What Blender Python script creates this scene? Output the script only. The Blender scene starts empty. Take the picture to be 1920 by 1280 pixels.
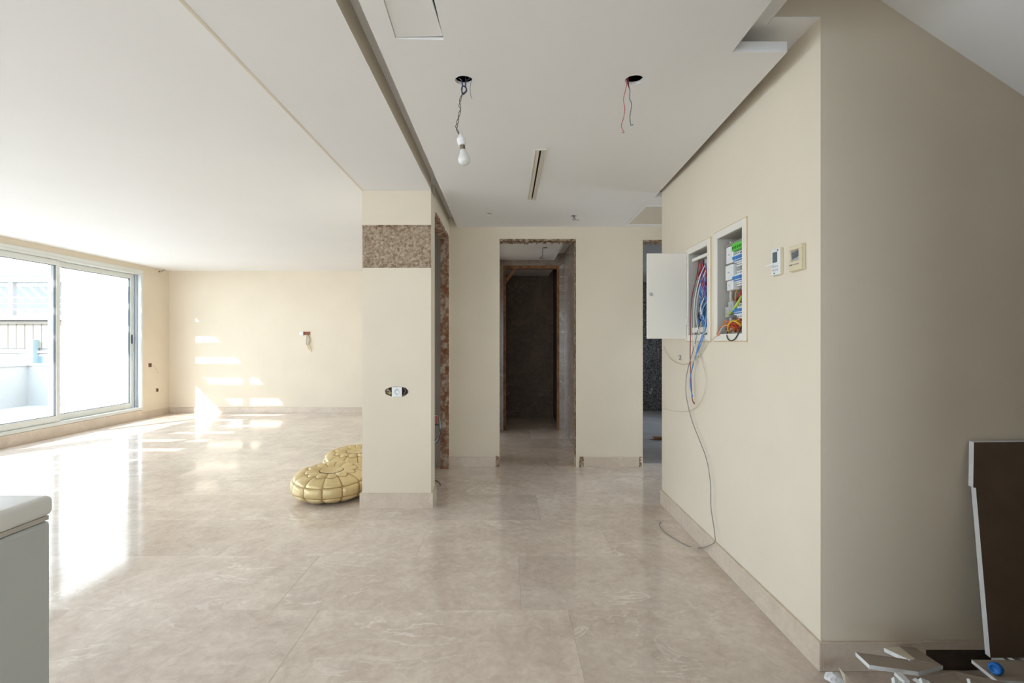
import bpy, bmesh, math, random
from mathutils import Vector, Matrix, noise as mnoise

scene = bpy.context.scene
COL = scene.collection
R = math.radians

# ------------------------------------------------------------------ camera
F_PX = 920.0                      # focal length in pixels of the 1920 wide frame
CAM_H = 1.306
VPX, VPY = 950.0, 640.0           # vanishing point of the hall in the photograph
cam = bpy.data.cameras.new('camera')
cam.sensor_width = 36.0
cam.lens = F_PX / 1920.0 * 36.0
cam.shift_x = (960.0 - VPX) / 1920.0
cam.clip_start = 0.05
cam.clip_end = 300
cam_ob = bpy.data.objects.new('camera', cam)
cam_ob.location = (0, 0, CAM_H)
cam_ob.rotation_euler = (R(90), 0, 0)
COL.objects.link(cam_ob)
scene.camera = cam_ob

# ------------------------------------------------------------------ light
SKY = 3.6
SUN_DIR = Vector((0.68, 1.0, -0.68)).normalized()
world = bpy.data.worlds.new('sky')
scene.world = world
world.use_nodes = True
wn = world.node_tree.nodes
wl = world.node_tree.links
for n in list(wn):
    wn.remove(n)
w_out = wn.new('ShaderNodeOutputWorld')
w_bg = wn.new('ShaderNodeBackground')
# bright, thinly hazed sky: a little bluer overhead than at the horizon
w_tc = wn.new('ShaderNodeTexCoord')
w_sep = wn.new('ShaderNodeSeparateXYZ')
w_ramp = wn.new('ShaderNodeValToRGB')
w_ramp.color_ramp.elements[0].color = (0.82, 0.92, 1.06, 1)
w_ramp.color_ramp.elements[1].color = (0.56, 0.77, 1.06, 1)
w_bg.inputs['Strength'].default_value = SKY
wl.new(w_tc.outputs['Generated'], w_sep.inputs[0])
wl.new(w_sep.outputs['Z'], w_ramp.inputs['Fac'])
wl.new(w_ramp.outputs[0], w_bg.inputs['Color'])
wl.new(w_bg.outputs[0], w_out.inputs['Surface'])

sun = bpy.data.lights.new('sun', 'SUN')
sun.energy = 5.0
sun.angle = R(0.53)
sun.color = (1.0, 0.975, 0.95)
sun_ob = bpy.data.objects.new('sun', sun)
sun_ob.rotation_euler = SUN_DIR.to_track_quat('-Z', 'Y').to_euler()
sun_ob.location = (-20, -20, 20)
COL.objects.link(sun_ob)


def portal(name, loc, rot, sx, sy):
    li = bpy.data.lights.new(name, 'AREA')
    li.shape = 'RECTANGLE'
    li.size, li.size_y = sx, sy
    li.cycles.is_portal = True
    o = bpy.data.objects.new(name, li)
    o.location = loc
    o.rotation_euler = rot
    COL.objects.link(o)


portal('sky_portal', (-6.46, 3.5, 1.33), (0, R(-90), 0), 2.4, 9.7)

scene.view_settings.view_transform = 'Standard'
scene.view_settings.look = 'None'
scene.view_settings.exposure = 1.18
scene.view_settings.gamma = 1.0
scene.view_settings.use_curve_mapping = False
scene.cycles.max_bounces = 12
scene.cycles.diffuse_bounces = 6
scene.cycles.glossy_bounces = 5
scene.cycles.transparent_max_bounces = 16
scene.cycles.use_denoising = True
scene.cycles.sample_clamp_indirect = 8.0

random.seed(7)


# ------------------------------------------------------------------ pixel helpers
def PY(x, y, Y):
    return Vector(((x - VPX) / F_PX * Y, Y, CAM_H - (y - VPY) / F_PX * Y))


def PX(x, y, X):
    Y = F_PX * X / (x - VPX)
    return PY(x, y, Y)


def PZ(x, y, Z):
    Y = F_PX * (CAM_H - Z) / (y - VPY)
    return PY(x, y, Y)


# ------------------------------------------------------------------ materials
MATS = {}


def nodes_of(m):
    return m.node_tree.nodes, m.node_tree.links


def mat(name, col, rough=0.6, metal=0.0, var=0.0, vscale=3.0, bump=0.0, bscale=40.0, spec=0.5, coords='pos', col2=None,
        coat=0.0):
    if name in MATS:
        return MATS[name]
    m = bpy.data.materials.new(name)
    m.use_nodes = True
    N, L = nodes_of(m)
    b = N['Principled BSDF']
    b.inputs['Base Color'].default_value = (*col, 1)
    b.inputs['Roughness'].default_value = rough
    b.inputs['Metallic'].default_value = metal
    b.inputs['Specular IOR Level'].default_value = spec
    b.inputs['Coat Weight'].default_value = coat
    if var or bump:
        if coords == 'pos':
            g = N.new('ShaderNodeNewGeometry').outputs['Position']
        else:
            g = N.new('ShaderNodeTexCoord').outputs['Object']
        if var:
            t = N.new('ShaderNodeTexNoise')
            t.inputs['Scale'].default_value = vscale
            t.inputs['Detail'].default_value = 5
            L.new(g, t.inputs['Vector'])
            r = N.new('ShaderNodeValToRGB')
            r.color_ramp.elements[0].position = 0.3
            r.color_ramp.elements[1].position = 0.7
            c2 = col2 if col2 else tuple(c * (1 - var) for c in col)
            r.color_ramp.elements[0].color = (*c2, 1)
            r.color_ramp.elements[1].color = (*col, 1)
            L.new(t.outputs['Fac'], r.inputs['Fac'])
            L.new(r.outputs['Color'], b.inputs['Base Color'])
        if bump:
            t2 = N.new('ShaderNodeTexNoise')
            t2.inputs['Scale'].default_value = bscale
            t2.inputs['Detail'].default_value = 4
            L.new(g, t2.inputs['Vector'])
            bp = N.new('ShaderNodeBump')
            bp.inputs['Strength'].default_value = bump
            bp.inputs['Distance'].default_value = 0.01
            L.new(t2.outputs['Fac'], bp.inputs['Height'])
            L.new(bp.outputs['Normal'], b.inputs['Normal'])
    MATS[name] = m
    return m


def stone_mat(name, c_dark, c_light, c_vein, rough=0.1, per_object=False, vein=0.5, scale=1.0, coat=0.0):
    m = bpy.data.materials.new(name)
    m.use_nodes = True
    N, L = nodes_of(m)
    b = N['Principled BSDF']
    b.inputs['Roughness'].default_value = rough
    b.inputs['Specular IOR Level'].default_value = 0.5 if rough < 0.4 else 0.2
    b.inputs['Coat Weight'].default_value = coat
    b.inputs['Coat Roughness'].default_value = 0.03

    def math_n(op, a, bb=None, clamp=False):
        n = N.new('ShaderNodeMath')
        n.operation = op
        n.use_clamp = clamp
        for i, v in enumerate((a, bb)):
            if v is None:
                continue
            if isinstance(v, (int, float)):
                n.inputs[i].default_value = v
            else:
                L.new(v, n.inputs[i])
        return n.outputs[0]

    pos = N.new('ShaderNodeNewGeometry').outputs['Position']
    rnd = None
    if per_object:
        oi = N.new('ShaderNodeObjectInfo')
        rnd = oi.outputs['Random']
        vm = N.new('ShaderNodeVectorMath')
        vm.operation = 'SCALE'
        vm.inputs[0].default_value = (37.0, 19.0, 53.0)
        L.new(rnd, vm.inputs['Scale'])
        va = N.new('ShaderNodeVectorMath')
        va.operation = 'ADD'
        L.new(pos, va.inputs[0])
        L.new(vm.outputs[0], va.inputs[1])
        pos = va.outputs[0]
    big = N.new('ShaderNodeTexNoise')
    big.inputs['Scale'].default_value = 3.0 * scale
    big.inputs['Detail'].default_value = 9
    big.inputs['Roughness'].default_value = 0.68
    big.inputs['Distortion'].default_value = 0.6
    L.new(pos, big.inputs['Vector'])
    ramp = N.new('ShaderNodeValToRGB')
    ramp.color_ramp.elements[0].position = 0.36
    ramp.color_ramp.elements[1].position = 0.62
    ramp.color_ramp.elements[0].color = (*c_dark, 1)
    ramp.color_ramp.elements[1].color = (*c_light, 1)
    fine = N.new('ShaderNodeTexNoise')
    fine.inputs['Scale'].default_value = 17.0 * scale
    fine.inputs['Detail'].default_value = 8
    fine.inputs['Roughness'].default_value = 0.7
    fine.inputs['Distortion'].default_value = 0.8
    L.new(pos, fine.inputs['Vector'])
    L.new(math_n('ADD', math_n('MULTIPLY', big.outputs['Fac'], 0.55), math_n('MULTIPLY', fine.outputs['Fac'], 0.45)), ramp.inputs['Fac'])
    # veins: thin ridges of a stretched noise
    mp = N.new('ShaderNodeMapping')
    mp.inputs['Rotation'].default_value = (0.2, 0.1, R(35))
    mp.inputs['Scale'].default_value = (1.1 * scale, 2.6 * scale, 1.8 * scale)
    L.new(pos, mp.inputs['Vector'])
    vn = N.new('ShaderNodeTexNoise')
    vn.inputs['Scale'].default_value = 1.5
    vn.inputs['Detail'].default_value = 6
    vn.inputs['Roughness'].default_value = 0.6
    vn.inputs['Distortion'].default_value = 0.9
    L.new(mp.outputs[0], vn.inputs['Vector'])
    d = math_n('ABSOLUTE', math_n('SUBTRACT', vn.outputs['Fac'], 0.5))
    ridge = math_n('SUBTRACT', 1.0, math_n('MULTIPLY', d, 60.0), True)
    msk = N.new('ShaderNodeTexNoise')
    msk.inputs['Scale'].default_value = 1.3 * scale
    msk.inputs['Detail'].default_value = 2
    L.new(pos, msk.inputs['Vector'])
    mk = math_n('MULTIPLY', math_n('SUBTRACT', msk.outputs['Fac'], 0.47), 5.0, True)
    fac = math_n('MULTIPLY', math_n('MULTIPLY', ridge, mk), vein)
    mix = N.new('ShaderNodeMix')
    mix.data_type = 'RGBA'
    L.new(fac, mix.inputs[0])
    L.new(ramp.outputs[0], mix.inputs[6])
    mix.inputs[7].default_value = (*c_vein, 1)
    colour = mix.outputs[2]
    if per_object:
        hsv = N.new('ShaderNodeHueSaturation')
        L.new(colour, hsv.inputs['Color'])
        v = math_n('ADD', math_n('MULTIPLY', rnd, 0.14), 0.93)
        L.new(v, hsv.inputs['Value'])
        colour = hsv.outputs[0]
    L.new(colour, b.inputs['Base Color'])
    rr = N.new('ShaderNodeMapRange')
    rr.inputs[3].default_value = rough * 0.7
    rr.inputs[4].default_value = rough * 1.5
    L.new(big.outputs['Fac'], rr.inputs[0])
    L.new(rr.outputs[0], b.inputs['Roughness'])
    MATS[name] = m
    return m


def two_tone_mat(name, c1, c2, scale, lo, hi, rough=0.9, bump=0.6, detail=8, c3=None):
    m = bpy.data.materials.new(name)
    m.use_nodes = True
    N, L = nodes_of(m)
    b = N['Principled BSDF']
    b.inputs['Roughness'].default_value = rough
    b.inputs['Specular IOR Level'].default_value = 0.2
    pos = N.new('ShaderNodeNewGeometry').outputs['Position']
    t = N.new('ShaderNodeTexNoise')
    t.inputs['Scale'].default_value = scale
    t.inputs['Detail'].default_value = detail
    t.inputs['Roughness'].default_value = 0.65
    L.new(pos, t.inputs['Vector'])
    r = N.new('ShaderNodeValToRGB')
    r.color_ramp.elements[0].position = lo
    r.color_ramp.elements[1].position = hi
    r.color_ramp.elements[0].color = (*c1, 1)
    r.color_ramp.elements[1].color = (*c2, 1)
    if c3:
        e = r.color_ramp.elements.new((lo + hi) / 2)
        e.color = (*c3, 1)
    L.new(t.outputs['Fac'], r.inputs['Fac'])
    L.new(r.outputs[0], b.inputs['Base Color'])
    if bump:
        bp = N.new('ShaderNodeBump')
        bp.inputs['Strength'].default_value = bump
        bp.inputs['Distance'].default_value = 0.008
        L.new(t.outputs['Fac'], bp.inputs['Height'])
        L.new(bp.outputs['Normal'], b.inputs['Normal'])
    MATS[name] = m
    return m


def glass_mat(name, tint=(0.93, 0.97, 0.96), refl=0.08):
    m = bpy.data.materials.new(name)
    m.use_nodes = True
    N, L = nodes_of(m)
    N.remove(N['Principled BSDF'])
    out = N['Material Output']
    tr = N.new('ShaderNodeBsdfTransparent')
    tr.inputs['Color'].default_value = (*tint, 1)
    gl = N.new('ShaderNodeBsdfGlossy')
    gl.inputs['Roughness'].default_value = 0.0
    fr = N.new('ShaderNodeFresnel')
    fr.inputs['IOR'].default_value = 1.35
    mx = N.new('ShaderNodeMixShader')
    L.new(fr.outputs[0], mx.inputs[0])
    L.new(tr.outputs[0], mx.inputs[1])
    L.new(gl.outputs[0], mx.inputs[2])
    L.new(mx.outputs[0], out.inputs['Surface'])
    MATS[name] = m
    return m


PAINT = mat('cream_wall_paint', (0.785, 0.69, 0.55), 0.75, var=0.05, vscale=2.2, bump=0.08, bscale=30, spec=0.25)
CEIL = mat('white_ceiling_paint', (0.86, 0.85, 0.835), 0.85, var=0.02, vscale=1.5, bump=0.03, bscale=25, spec=0.15)
WHITE_OUT = mat('white_outdoor_render', (0.50, 0.49, 0.47), 0.85, var=0.08, vscale=1.2, bump=0.1, bscale=20)
TILE = stone_mat('polished_beige_marble', (0.565, 0.46, 0.378), (0.79, 0.69, 0.595), (0.93, 0.87, 0.80), 0.09,
                 per_object=True, vein=0.75, scale=1.15)
SKIRT = stone_mat('beige_marble_skirting', (0.57, 0.465, 0.365), (0.71, 0.60, 0.485), (0.84, 0.76, 0.66), 0.22,
                  vein=0.4, scale=2.0)
GREYM = stone_mat('grey_brown_marble_cladding', (0.21, 0.16, 0.125), (0.36, 0.285, 0.23), (0.60, 0.54, 0.47), 0.16,
                  vein=0.8, scale=0.9)
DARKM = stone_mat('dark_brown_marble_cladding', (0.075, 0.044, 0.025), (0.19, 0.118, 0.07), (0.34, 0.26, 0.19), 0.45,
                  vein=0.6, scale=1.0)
JOINT = mat('dark_joint_mortar', (0.30, 0.25, 0.20), 0.9)
CEMENT = two_tone_mat('exposed_cement_render', (0.20, 0.135, 0.085), (0.52, 0.42, 0.31), 55.0, 0.36, 0.64, bump=1.0,
                      c3=(0.36, 0.27, 0.19))
BRICKR = two_tone_mat('broken_brick_and_plaster', (0.24, 0.10, 0.055), (0.50, 0.42, 0.34), 15.0, 0.38, 0.60, bump=0.8,
                      c3=(0.30, 0.17, 0.11))
RAWEDGE = two_tone_mat('broken_plaster_edge', (0.16, 0.09, 0.05), (0.50, 0.40, 0.29), 26.0, 0.40, 0.62, bump=0.8)
GREYWALL = mat('grey_unpainted_plaster', (0.42, 0.40, 0.385), 0.9, var=0.12, vscale=2.5, bump=0.1)
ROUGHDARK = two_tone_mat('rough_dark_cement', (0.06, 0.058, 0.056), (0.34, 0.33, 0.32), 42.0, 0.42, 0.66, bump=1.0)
CONCRETE = mat('grey_concrete_floor', (0.36, 0.33, 0.30), 0.6, var=0.25, vscale=3.0, bump=0.1)
ALU = mat('pale_aluminium', (0.72, 0.73, 0.69), 0.4, metal=0.15, bump=0.0)
ALU_IN = mat('grey_aluminium_track', (0.40, 0.44, 0.50), 0.35, metal=0.5)
RUBBER = mat('black_rubber_seal', (0.04, 0.045, 0.05), 0.6)
GLASS = glass_mat('window_glass')
PLW = mat('white_plastic', (0.78, 0.78, 0.76), 0.4)
PLC = mat('cream_plastic', (0.72, 0.62, 0.42), 0.4)
PLG = mat('grey_plastic', (0.42, 0.42, 0.42), 0.45)
PLD = mat('dark_display', (0.12, 0.14, 0.15), 0.2)
BLACK = mat('black_plastic', (0.02, 0.02, 0.022), 0.5)
METAL = mat('brushed_steel', (0.55, 0.54, 0.52), 0.35, metal=0.9)
BRASS = mat('brass_terminal', (0.55, 0.38, 0.14), 0.35, metal=0.8)
BOXW = mat('enamelled_white_steel', (0.80, 0.75, 0.66), 0.42)
BOXIN = mat('box_interior_grey', (0.46, 0.43, 0.38), 0.6)
GREEN = mat('green_terminal_plastic', (0.12, 0.62, 0.06), 0.4)
BLUET = mat('blue_toggle_plastic', (0.05, 0.22, 0.55), 0.4)
BLUECAP = mat('bright_blue_plastic', (0.01, 0.18, 0.62), 0.35)
WIRE = {
    'red': mat('red_wire', (0.50, 0.035, 0.02), 0.45),
    'darkred': mat('dark_red_wire', (0.22, 0.02, 0.02), 0.45),
    'blue': mat('blue_wire', (0.06, 0.22, 0.55), 0.45),
    'pale': mat('pale_blue_wire', (0.30, 0.46, 0.66), 0.45),
    'navy': mat('navy_wire', (0.03, 0.05, 0.10), 0.45),
    'purple': mat('purple_wire', (0.22, 0.10, 0.35), 0.45),
    'white': mat('white_wire', (0.74, 0.72, 0.68), 0.45),
    'cream': mat('cream_wire', (0.66, 0.57, 0.42), 0.45),
    'grey': mat('grey_wire', (0.22, 0.21, 0.20), 0.5),
    'black': mat('black_wire', (0.03, 0.03, 0.03), 0.5),
    'yellow': mat('yellow_wire', (0.80, 0.50, 0.04), 0.45),
    'orange': mat('orange_wire', (0.75, 0.17, 0.03), 0.45),
    'green': mat('yellow_green_wire', (0.42, 0.55, 0.08), 0.45),
    'brown': mat('brown_wire', (0.20, 0.09, 0.04), 0.5),
}
PAPER = mat('brown_board_paper', (0.135, 0.092, 0.06), 0.85, var=0.18, vscale=8, spec=0.2)
PAPERL = mat('grey_brown_board_paper', (0.40, 0.33, 0.27), 0.85, var=0.15, vscale=10, spec=0.2)
GYPSUM = mat('white_gypsum_core', (0.82, 0.82, 0.82), 0.9, var=0.08, vscale=30, bump=0.3, bscale=90, spec=0.1)
CREAMB = mat('cream_board_paper', (0.62, 0.55, 0.43), 0.85, var=0.1, vscale=10, spec=0.2)
WOOD = mat('stained_rough_timber', (0.30, 0.135, 0.055), 0.75, var=0.5, vscale=14, bump=0.25, bscale=60)
FREEZER = mat('white_appliance_enamel', (0.50, 0.53, 0.52), 0.38, spec=0.4)
FREEZLID = mat('white_lid_plastic', (0.78, 0.79, 0.77), 0.35, spec=0.4)
SEAL = mat('lid_seal_rubber', (0.50, 0.47, 0.42), 0.7)
GOLD = mat('gold_metallic_leather', (0.71, 0.55, 0.28), 0.38, metal=0.38, var=0.12, vscale=12, bump=0.25, bscale=45)
GOLDSEAM = mat('gold_seam_thread', (0.36, 0.24, 0.09), 0.6, metal=0.2)
BULB = mat('frosted_bulb_glass', (0.70, 0.70, 0.67), 0.18, spec=0.6)


# ------------------------------------------------------------------ mesh helpers
def finish(name, bm, material, parent=None, smooth=False, loc=None):
    me = bpy.data.meshes.new(name)
    bmesh.ops.recalc_face_normals(bm, faces=bm.faces)
    bm.to_mesh(me)
    bm.free()
    mats = material if isinstance(material, (list, tuple)) else [material]
    for mm in mats:
        me.materials.append(mm)
    if smooth:
        for p in me.polygons:
            p.use_smooth = True
    o = bpy.data.objects.new(name, me)
    COL.objects.link(o)
    if loc is not None:
        o.location = loc
    if parent is not None:
        o.parent = parent
        # meshes are written in world coordinates: undo the parent's placement
        o.matrix_parent_inverse = parent_world(parent).inverted()
    return o


def parent_world(p):
    m = Matrix.LocRotScale(p.location, p.rotation_euler, p.scale)
    if p.parent:
        return parent_world(p.parent) @ p.matrix_parent_inverse @ m
    return m


def tag(o, label=None, cat=None, group=None, kind=None):
    if label:
        o['label'] = label
    if cat:
        o['category'] = cat
    if group:
        o['group'] = group
    if kind:
        o['kind'] = kind
    return o


def empty(name, loc, label, cat, group=None, kind=None, rz=0):
    o = bpy.data.objects.new(name, None)
    o.empty_display_size = 0.1
    COL.objects.link(o)
    o.location = loc
    o.rotation_euler = (0, 0, rz)
    return tag(o, label, cat, group, kind)


def add_box(bm, lo, hi, bevel=0.0, segs=2, mi=0):
    x0, y0, z0 = lo
    x1, y1, z1 = hi
    vs = [bm.verts.new(p) for p in ((x0, y0, z0), (x1, y0, z0), (x1, y1, z0), (x0, y1, z0),
                                    (x0, y0, z1), (x1, y0, z1), (x1, y1, z1), (x0, y1, z1))]
    fs = [bm.faces.new([vs[i] for i in f]) for f in ((0, 3, 2, 1), (4, 5, 6, 7), (0, 1, 5, 4), (1, 2, 6, 5),
                                                     (2, 3, 7, 6), (3, 0, 4, 7))]
    for f in fs:
        f.material_index = mi
    if bevel:
        es = set()
        for f in fs:
            es.update(f.edges)
        bmesh.ops.bevel(bm, geom=list(es), offset=bevel, segments=segs, affect='EDGES', profile=0.5)
    return vs


def box(name, lo, hi, material, parent=None, bevel=0.0, segs=2, smooth=False):
    bm = bmesh.new()
    add_box(bm, lo, hi, bevel, segs)
    return finish(name, bm, material, parent, smooth)


def boxes(name, lst, material, parent=None, bevel=0.0):
    bm = bmesh.new()
    for lo, hi in lst:
        add_box(bm, lo, hi, bevel)
    return finish(name, bm, material, parent)


def add_prism(bm, poly, ext, mi_cap=0, mi_side=0):
    """poly: 3d points, ext: extrusion vector"""
    ext = Vector(ext)
    a = [bm.verts.new(p) for p in poly]
    b = [bm.verts.new(Vector(p) + ext) for p in poly]
    f = bm.faces.new(a)
    f.material_index = mi_cap
    f = bm.faces.new(list(reversed(b)))
    f.material_index = mi_cap
    n = len(poly)
    for i in range(n):
        f = bm.faces.new((a[i], b[i], b[(i + 1) % n], a[(i + 1) % n]))
        f.material_index = mi_side


def prism(name, poly, ext, material, parent=None, mi_side=0):
    bm = bmesh.new()
    add_prism(bm, poly, ext, 0, mi_side)
    return finish(name, bm, material, parent)


def smooth_path(pts, per=6):
    pts = [Vector(p) for p in pts]
    if len(pts) < 3:
        return pts
    out = []
    for i in range(len(pts) - 1):
        p0 = pts[max(i - 1, 0)]
        p1, p2 = pts[i], pts[i + 1]
        p3 = pts[min(i + 2, len(pts) - 1)]
        for k in range(per):
            t = k / per
            t2, t3 = t * t, t * t * t
            out.append(0.5 * ((2 * p1) + (p2 - p0) * t + (2 * p0 - 5 * p1 + 4 * p2 - p3) * t2
                              + (3 * p1 - p0 - 3 * p2 + p3) * t3))
    out.append(pts[-1])
    return out


def add_tube(bm, pts, r, n=6, per=6):
    path = smooth_path(pts, per)
    rings = []
    up = Vector((0.31, 0.52, 0.79))
    for i, p in enumerate(path):
        d = (path[min(i + 1, len(path) - 1)] - path[max(i - 1, 0)])
        if d.length < 1e-9:
            d = Vector((0, 0, 1))
        d.normalize()
        s = d.cross(up)
        if s.length < 1e-3:
            s = d.cross(Vector((1, 0, 0)))
        s.normalize()
        t = d.cross(s)
        up = -t if False else up
        rings.append([bm.verts.new(p + s * (r * math.cos(2 * math.pi * k / n)) + t * (r * math.sin(2 * math.pi * k / n)))
                      for k in range(n)])
    for a, b in zip(rings, rings[1:]):
        for k in range(n):
            bm.faces.new((a[k], a[(k + 1) % n], b[(k + 1) % n], b[k]))
    bm.faces.new(rings[0][::-1])
    bm.faces.new(rings[-1])


def tube(name, pts, r, material, parent=None, n=6, per=6):
    bm = bmesh.new()
    add_tube(bm, pts, r, n, per)
    return finish(name, bm, material, parent, smooth=True)


def add_lathe(bm, prof, centre, n=24, axis='Z'):
    c = Vector(centre)
    rings = []
    for r, z in prof:
        ring = []
        for k in range(n):
            a = 2 * math.pi * k / n
            v = Vector((r * math.cos(a), r * math.sin(a), z))
            if axis == 'X':
                v = Vector((v.z, v.x, v.y))
            elif axis == 'Y':
                v = Vector((v.x, v.z, v.y))
            ring.append(bm.verts.new(c + v))
        rings.append(ring)
    for a, b in zip(rings, rings[1:]):
        for k in range(n):
            bm.faces.new((a[k], a[(k + 1) % n], b[(k + 1) % n], b[k]))
    bm.faces.new(rings[0][::-1])
    bm.faces.new(rings[-1])


def lathe(name, prof, centre, material, parent=None, n=24, axis='Z'):
    bm = bmesh.new()
    add_lathe(bm, prof, centre, n, axis)
    return finish(name, bm, material, parent, smooth=True)


def slab_with_holes(name, axis, d0, d1, u0, u1, v0, v1, holes, material, parent=None):
    """A wall between planes d0 and d1 of the axis, u x v rectangle, rectangular holes (u0,u1,v0,v1)."""
    us = sorted(set([u0, u1] + [min(max(h[i], u0), u1) for h in holes for i in (0, 1)]))
    vs = sorted(set([v0, v1] + [min(max(h[i], v0), v1) for h in holes for i in (2, 3)]))
    nu, nv = len(us) - 1, len(vs) - 1

    def solid(i, j):
        if i < 0 or j < 0 or i >= nu or j >= nv:
            return False
        cu, cv = (us[i] + us[i + 1]) / 2, (vs[j] + vs[j + 1]) / 2
        return not any(h[0] < cu < h[1] and h[2] < cv < h[3] for h in holes)

    bm = bmesh.new()
    cache = {}

    def V(i, j, d):
        k = (i, j, d)
        if k not in cache:
            u, v, w = us[i], vs[j], (d0, d1)[d]
            cache[k] = bm.verts.new({'X': (w, u, v), 'Y': (u, w, v), 'Z': (u, v, w)}[axis])
        return cache[k]

    for i in range(nu):
        for j in range(nv):
            if not solid(i, j):
                continue
            bm.faces.new((V(i, j, 0), V(i + 1, j, 0), V(i + 1, j + 1, 0), V(i, j + 1, 0)))
            bm.faces.new((V(i, j, 1), V(i, j + 1, 1), V(i + 1, j + 1, 1), V(i + 1, j, 1)))
            if not solid(i - 1, j):
                bm.faces.new((V(i, j, 0), V(i, j + 1, 0), V(i, j + 1, 1), V(i, j, 1)))
            if not solid(i + 1, j):
                bm.faces.new((V(i + 1, j, 0), V(i + 1, j, 1), V(i + 1, j + 1, 1), V(i + 1, j + 1, 0)))
            if not solid(i, j - 1):
                bm.faces.new((V(i, j, 0), V(i, j, 1), V(i + 1, j, 1), V(i + 1, j, 0)))
            if not solid(i, j + 1):
                bm.faces.new((V(i, j + 1, 0), V(i + 1, j + 1, 0), V(i + 1, j + 1, 1), V(i, j + 1, 1)))
    return finish(name, bm, material, parent)


def cut(obj, cutters):
    """boolean-subtract cutter bmeshes from obj and bake the result"""
    for i, cb in enumerate(cutters):
        me = bpy.data.meshes.new('tmp_cut')
        bmesh.ops.recalc_face_normals(cb, faces=cb.faces)
        cb.to_mesh(me)
        cb.free()
        co = bpy.data.objects.new('tmp_cut', me)
        COL.objects.link(co)
        md = obj.modifiers.new('b', 'BOOLEAN')
        md.operation = 'DIFFERENCE'
        md.solver = 'EXACT'
        md.object = co
        bpy.context.view_layer.update()
        dg = bpy.context.evaluated_depsgraph_get()
        new = bpy.data.meshes.new_from_object(obj.evaluated_get(dg))
        obj.modifiers.clear()
        old = obj.data
        obj.data = new
        new.name = old.name
        bpy.data.meshes.remove(old)
        bpy.data.objects.remove(co)
        bpy.data.meshes.remove(me)
    return obj


def cyl_cutter(centre, r, z0, z1, n=24, jag=0.0):
    bm = bmesh.new()
    poly = []
    for k in range(n):
        a = 2 * math.pi * k / n
        rr = r * (1 + random.uniform(-jag, jag))
        poly.append((centre[0] + rr * math.cos(a), centre[1] + rr * math.sin(a), z0))
    add_prism(bm, poly, (0, 0, z1 - z0))
    return bm


def rough_sheet(name, o, u, v, nu, nv, amp, material, parent=None, scale=14.0, edge=0.0):
    """a bumpy sheet: corner o, edge vectors u and v, relief along u x v; edges jagged by `edge`"""
    o, u, v = Vector(o), Vector(u), Vector(v)
    nrm = u.cross(v).normalized()
    bm = bmesh.new()
    g = []
    for i in range(nu + 1):
        row = []
        for j in range(nv + 1):
            p = o + u * (i / nu) + v * (j / nv)
            h = mnoise.fractal(p * scale, 0.8, 2.0, 4)
            q = p + nrm * (amp * h)
            if edge:
                e = mnoise.noise(p * 60) * edge
                if j in (0, nv):
                    q += v.normalized() * e
                if i in (0, nu):
                    q += u.normalized() * e
            row.append(bm.verts.new(q))
        g.append(row)
    for i in range(nu):
        for j in range(nv):
            bm.faces.new((g[i][j], g[i + 1][j], g[i + 1][j + 1], g[i][j + 1]))
    return finish(name, bm, material, parent)


def jag_strip(name, p0, p1, wdir, ddir, w, depth, material, parent=None, n=40):
    """broken edge: a strip from p0 to p1 of uneven width along wdir, thickness along ddir"""
    p0, p1, wdir, ddir = Vector(p0), Vector(p1), Vector(wdir), Vector(ddir)
    bm = bmesh.new()
    rows = []
    for i in range(n + 1):
        c = p0.lerp(p1, i / n)
        ww = w * (0.45 + 0.9 * random.random())
        dd = depth * (0.6 + 0.6 * random.random())
        rows.append([bm.verts.new(c), bm.verts.new(c + wdir * ww), bm.verts.new(c + wdir * ww + ddir * dd),
                     bm.verts.new(c + ddir * dd)])
    for a, b in zip(rows, rows[1:]):
        for k in range(4):
            bm.faces.new((a[k], a[(k + 1) % 4], b[(k + 1) % 4], b[k]))
    bm.faces.new(rows[0])
    bm.faces.new(rows[-1][::-1])
    return finish(name, bm, material, parent)


def struct(o, label, cat):
    return tag(o, label, cat, kind='structure')


# ================================================================== STRUCTURE
XW = -6.17        # inner face of the window wall
XP0, XP1 = -1.137, -0.595   # pillar
YP = 3.86         # pillar front
YH = 5.11         # hall end wall
XR = 1.25         # right wall with the boxes
YT = 1.954        # shaded wall facing the camera
YL = 8.97         # far wall of the living room
ZC, ZP, ZL, ZU = 2.493, 2.5, 2.593, 2.60
YB = -3.0         # wall behind the camera

# ---- floor
TILE_X, TILE_Y = 1.212, 0.600
Y_T0 = 2.389 - 2 * TILE_Y
fl = boxes('floor', [((-6.45, YB - 0.2, -0.25), (4.4, 9.45, -0.016)),
                     ((-6.17, YB - 0.2, -0.016), (3.5, Y_T0 - 0.0015, 0.0)),
                     ((0.95, 5.26, -0.016), (4.4, 9.45, -0.001))], [CONCRETE])
fl.data.materials.clear()
fl.data.materials.append(TILE)
struct(fl, 'polished beige marble tile floor of the empty flat', 'floor')
tile_meshes = {}


def tile_mesh(w, d):
    k = (round(w, 3), round(d, 3))
    if k not in tile_meshes:
        bm = bmesh.new()
        add_box(bm, (-w / 2, -d / 2, -0.016), (w / 2, d / 2, 0), 0.0004, 1)
        me = bpy.data.meshes.new('tile')
        bmesh.ops.recalc_face_normals(bm, faces=bm.faces)
        bm.to_mesh(me)
        bm.free()
        me.materials.append(TILE)
        tile_meshes[k] = me
    return tile_meshes[k]


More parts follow.
